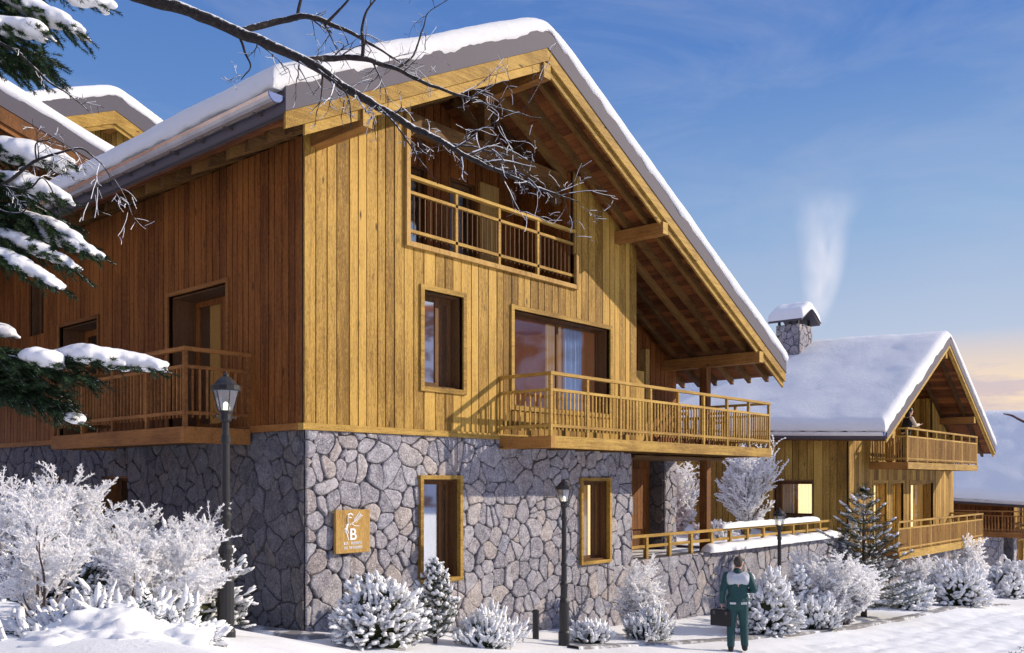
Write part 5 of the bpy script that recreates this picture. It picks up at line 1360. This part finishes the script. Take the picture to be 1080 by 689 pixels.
# ------------------------------------------------------------------ chimney smoke
def smoke():
    t = NT('chimney_smoke'); t.n.remove(t.b); v = t.new('ShaderNodeVolumePrincipled')
    tc = t.new('ShaderNodeTexCoord'); mp = t.new('ShaderNodeMapping'); t.link(tc.outputs['Generated'], mp.inputs[0])
    sx = t.new('ShaderNodeSeparateXYZ'); t.link(mp.outputs[0], sx.inputs[0])
    nzv = t.noise(t.coord((1,1,.5)), 1.3, 5, .65, .9)
    # radial falloff about a leaning axis
    ax = t.math('ADD', .36, t.math('MULTIPLY', sx.outputs[2], .30)); 
    wl = t.noise(t.coord((.3,.3,1)), .55, 1, .4); wob = t.math('MULTIPLY', t.math('SUBTRACT', wl, .5), .30)
    dx = t.math('SUBTRACT', t.math('ADD', sx.outputs[0], wob), ax); dy = t.math('SUBTRACT', sx.outputs[1], .5)
    r2 = t.math('ADD', t.math('MULTIPLY', dx, dx), t.math('MULTIPLY', dy, dy)); rad = t.math('ADD', .10, t.math('MULTIPLY', sx.outputs[2], .27))
    k = t.math('SUBTRACT', 1., t.math('DIVIDE', t.math('SQRT', r2), rad), True)
    fz = t.math('MULTIPLY', t.math('SUBTRACT', 1.0, sx.outputs[2], True), t.math('MULTIPLY', sx.outputs[2], 6., True), True)
    nz2 = t.math('MULTIPLY', t.math('SUBTRACT', nzv, .30, True), 3.0, True)
    t.link(t.math('MULTIPLY', t.math('MULTIPLY', k, fz), t.math('MULTIPLY', nz2, 1.5)), v.inputs['Density'])
    v.inputs['Color'].default_value = (1,1,1,1); v.inputs['Anisotropy'].default_value = .2
    t.link(v.outputs[0], t.out.inputs['Volume']); return t.m
sk = MB(); a = at(858, 345, 37.5); sk.box(a.x-1.8, a.x+3.4, a.y-2.2, a.y+2.2, 8.5, 14.8)
so2 = sk.build('chimney_smoke', smoke(), None); tag(so2, 'pale drifting smoke plume rising into the sky beyond the snowy chimney', 'smoke')

# ------------------------------------------------------------------ light, sky, camera
sun_dir = Vector((1.45, -1.27, .90)).normalized()
L = bpy.data.lights.new('sun', 'SUN'); L.energy = 4.8; L.angle = R(.6); L.color = (1, .86, .66)
lo = bpy.data.objects.new('sun', L); COL.objects.link(lo); lo.rotation_euler = (-sun_dir).to_track_quat('-Z','Y').to_euler()
w = bpy.data.worlds.new('World'); S.world = w; w.use_nodes = True; n = w.node_tree.nodes; l = w.node_tree.links
bg = n['Background']; bg.inputs['Strength'].default_value = .1
sky = n.new('ShaderNodeTexSky'); sky.sky_type = 'NISHITA'; sky.sun_disc = False; sky.sun_elevation = math.asin(sun_dir.z); sky.sun_rotation = math.atan2(sun_dir.x, sun_dir.y)
def nn(t, **k):
    x = n.new(t)
    for a_, v_ in k.items(): setattr(x, a_, v_)
    return x
def mth(op, a_, b_=0., cl=False):
    x = nn('ShaderNodeMath', operation=op, use_clamp=cl)
    for i, v_ in ((0,a_),(1,b_)):
        if isinstance(v_,(int,float)): x.inputs[i].default_value = v_
        else: l.new(v_, x.inputs[i])
    return x.outputs[0]
tc = nn('ShaderNodeTexCoord'); sx = nn('ShaderNodeSeparateXYZ'); l.new(tc.outputs['Generated'], sx.inputs[0])
def ramp(f, st):
    r = nn('ShaderNodeValToRGB'); l.new(f, r.inputs[0]); e = r.color_ramp.elements
    while len(e) < len(st): e.new(.5)
    for i, (p, c) in enumerate(st): e[i].position = p; e[i].color = (*c, 1)
    return r.outputs[0]
def mixc(f, a_, b_):
    x = nn('ShaderNodeMix', data_type='RGBA')
    for i, v_ in ((0,f),(6,a_),(7,b_)):
        if isinstance(v_,(int,float)): x.inputs[i].default_value = v_
        elif isinstance(v_, tuple): x.inputs[i].default_value = (*v_, 1)
        else: l.new(v_, x.inputs[i])
    return x.outputs[2]
Z = sx.outputs[2]
grad_r = ramp(Z, [(0,(.62,.56,.60)),(.07,(.60,.58,.64)),(.14,(.52,.60,.76)),(.26,(.30,.46,.72)),(.42,(.095,.235,.60)),(.56,(.10,.2,.5)),(.72,(.56,.64,.90))])
grad_l = ramp(Z, [(0,(.45,.50,.62)),(.12,(.32,.45,.68)),(.3,(.145,.30,.63)),(.5,(.085,.20,.54)),(.60,(.10,.2,.5)),(.75,(.56,.64,.90))])  # top stops of both ramps: unseen zenith brightened to fill shaded snow
# azimuth: 0 at left of view, 1 to the right
azd = (VD*.5+RD).normalized(); az = mth('MULTIPLY', mth('ADD', mth('ADD', mth('MULTIPLY', sx.outputs[0], azd.x), mth('MULTIPLY', sx.outputs[1], azd.y)), -.1), 1.45, True)
g_ = mixc(az, grad_l, grad_r)
back = Vector((-.80,.60,0)); bk_ = mth('MULTIPLY', mth('ADD', mth('ADD', mth('MULTIPLY', sx.outputs[0], back.x), mth('MULTIPLY', sx.outputs[1], back.y)), -.38), 1.7, True)  # unseen sky behind left, darkened to dim the shaded side wall
mp = nn('ShaderNodeMapping'); l.new(tc.outputs['Generated'], mp.inputs[0]); mp.inputs['Scale'].default_value = (1,1,3.2)
nz = nn('ShaderNodeTexNoise'); l.new(mp.outputs[0], nz.inputs[0]); nz.inputs['Scale'].default_value = 4.5; nz.inputs['Detail'].default_value = 9; nz.inputs['Roughness'].default_value = .62; nz.inputs['Distortion'].default_value = .6
cl1 = mth('MULTIPLY', mth('SUBTRACT', nz.outputs['Fac'], .44, True), 2.6, True)
g_ = mixc(mth('MULTIPLY', cl1, .34), g_, (.52,.57,.74))
mp2 = nn('ShaderNodeMapping'); l.new(tc.outputs['Generated'], mp2.inputs[0]); mp2.inputs['Scale'].default_value = (1,1,5.5); mp2.inputs['Location'].default_value = (3.1,.7,.4)
nz2 = nn('ShaderNodeTexNoise'); l.new(mp2.outputs[0], nz2.inputs[0]); nz2.inputs['Scale'].default_value = 7; nz2.inputs['Detail'].default_value = 6; nz2.inputs['Roughness'].default_value = .62
band = mth('MULTIPLY', mth('SUBTRACT', 1., mth('MULTIPLY', mth('ABSOLUTE', mth('SUBTRACT', Z, .085)), 16.), True), az)
cl2 = mth('MULTIPLY', mth('MULTIPLY', mth('SUBTRACT', nz2.outputs['Fac'], .46, True), 7., True), band)
g_ = mixc(mth('MULTIPLY', band, .5), g_, (.84,.54,.46))
g_ = mixc(cl2, g_, (1.0,.78,.55))
g_ = mixc(mth('MULTIPLY', bk_, .55), g_, (.05,.06,.10))
vm = nn('ShaderNodeVectorMath', operation='SCALE'); l.new(g_, vm.inputs[0]); vm.inputs['Scale'].default_value = 10.0
mx = mixc(.95, sky.outputs[0], vm.outputs[0]); l.new(mx, bg.inputs['Color'])
cam = bpy.data.cameras.new('camera'); co = bpy.data.objects.new('camera', cam); COL.objects.link(co); S.camera = co
co.location = CAM; co.rotation_euler = (R(90), 0, YAW-R(90)); cam.sensor_width = 36; cam.sensor_fit = 'HORIZONTAL'; cam.lens = FP/1080*36; cam.shift_y = (HZ-344.5)/1080; cam.clip_end = 3000; cam.clip_start = .05
S.cycles.volume_bounces = 3
S.view_settings.view_transform = 'Standard'; S.view_settings.look = 'None'; S.view_settings.exposure = 0
S.render.resolution_x = 1024; S.render.resolution_y = 653
for o in bpy.data.objects:
    if '_org' in o: del o['_org']
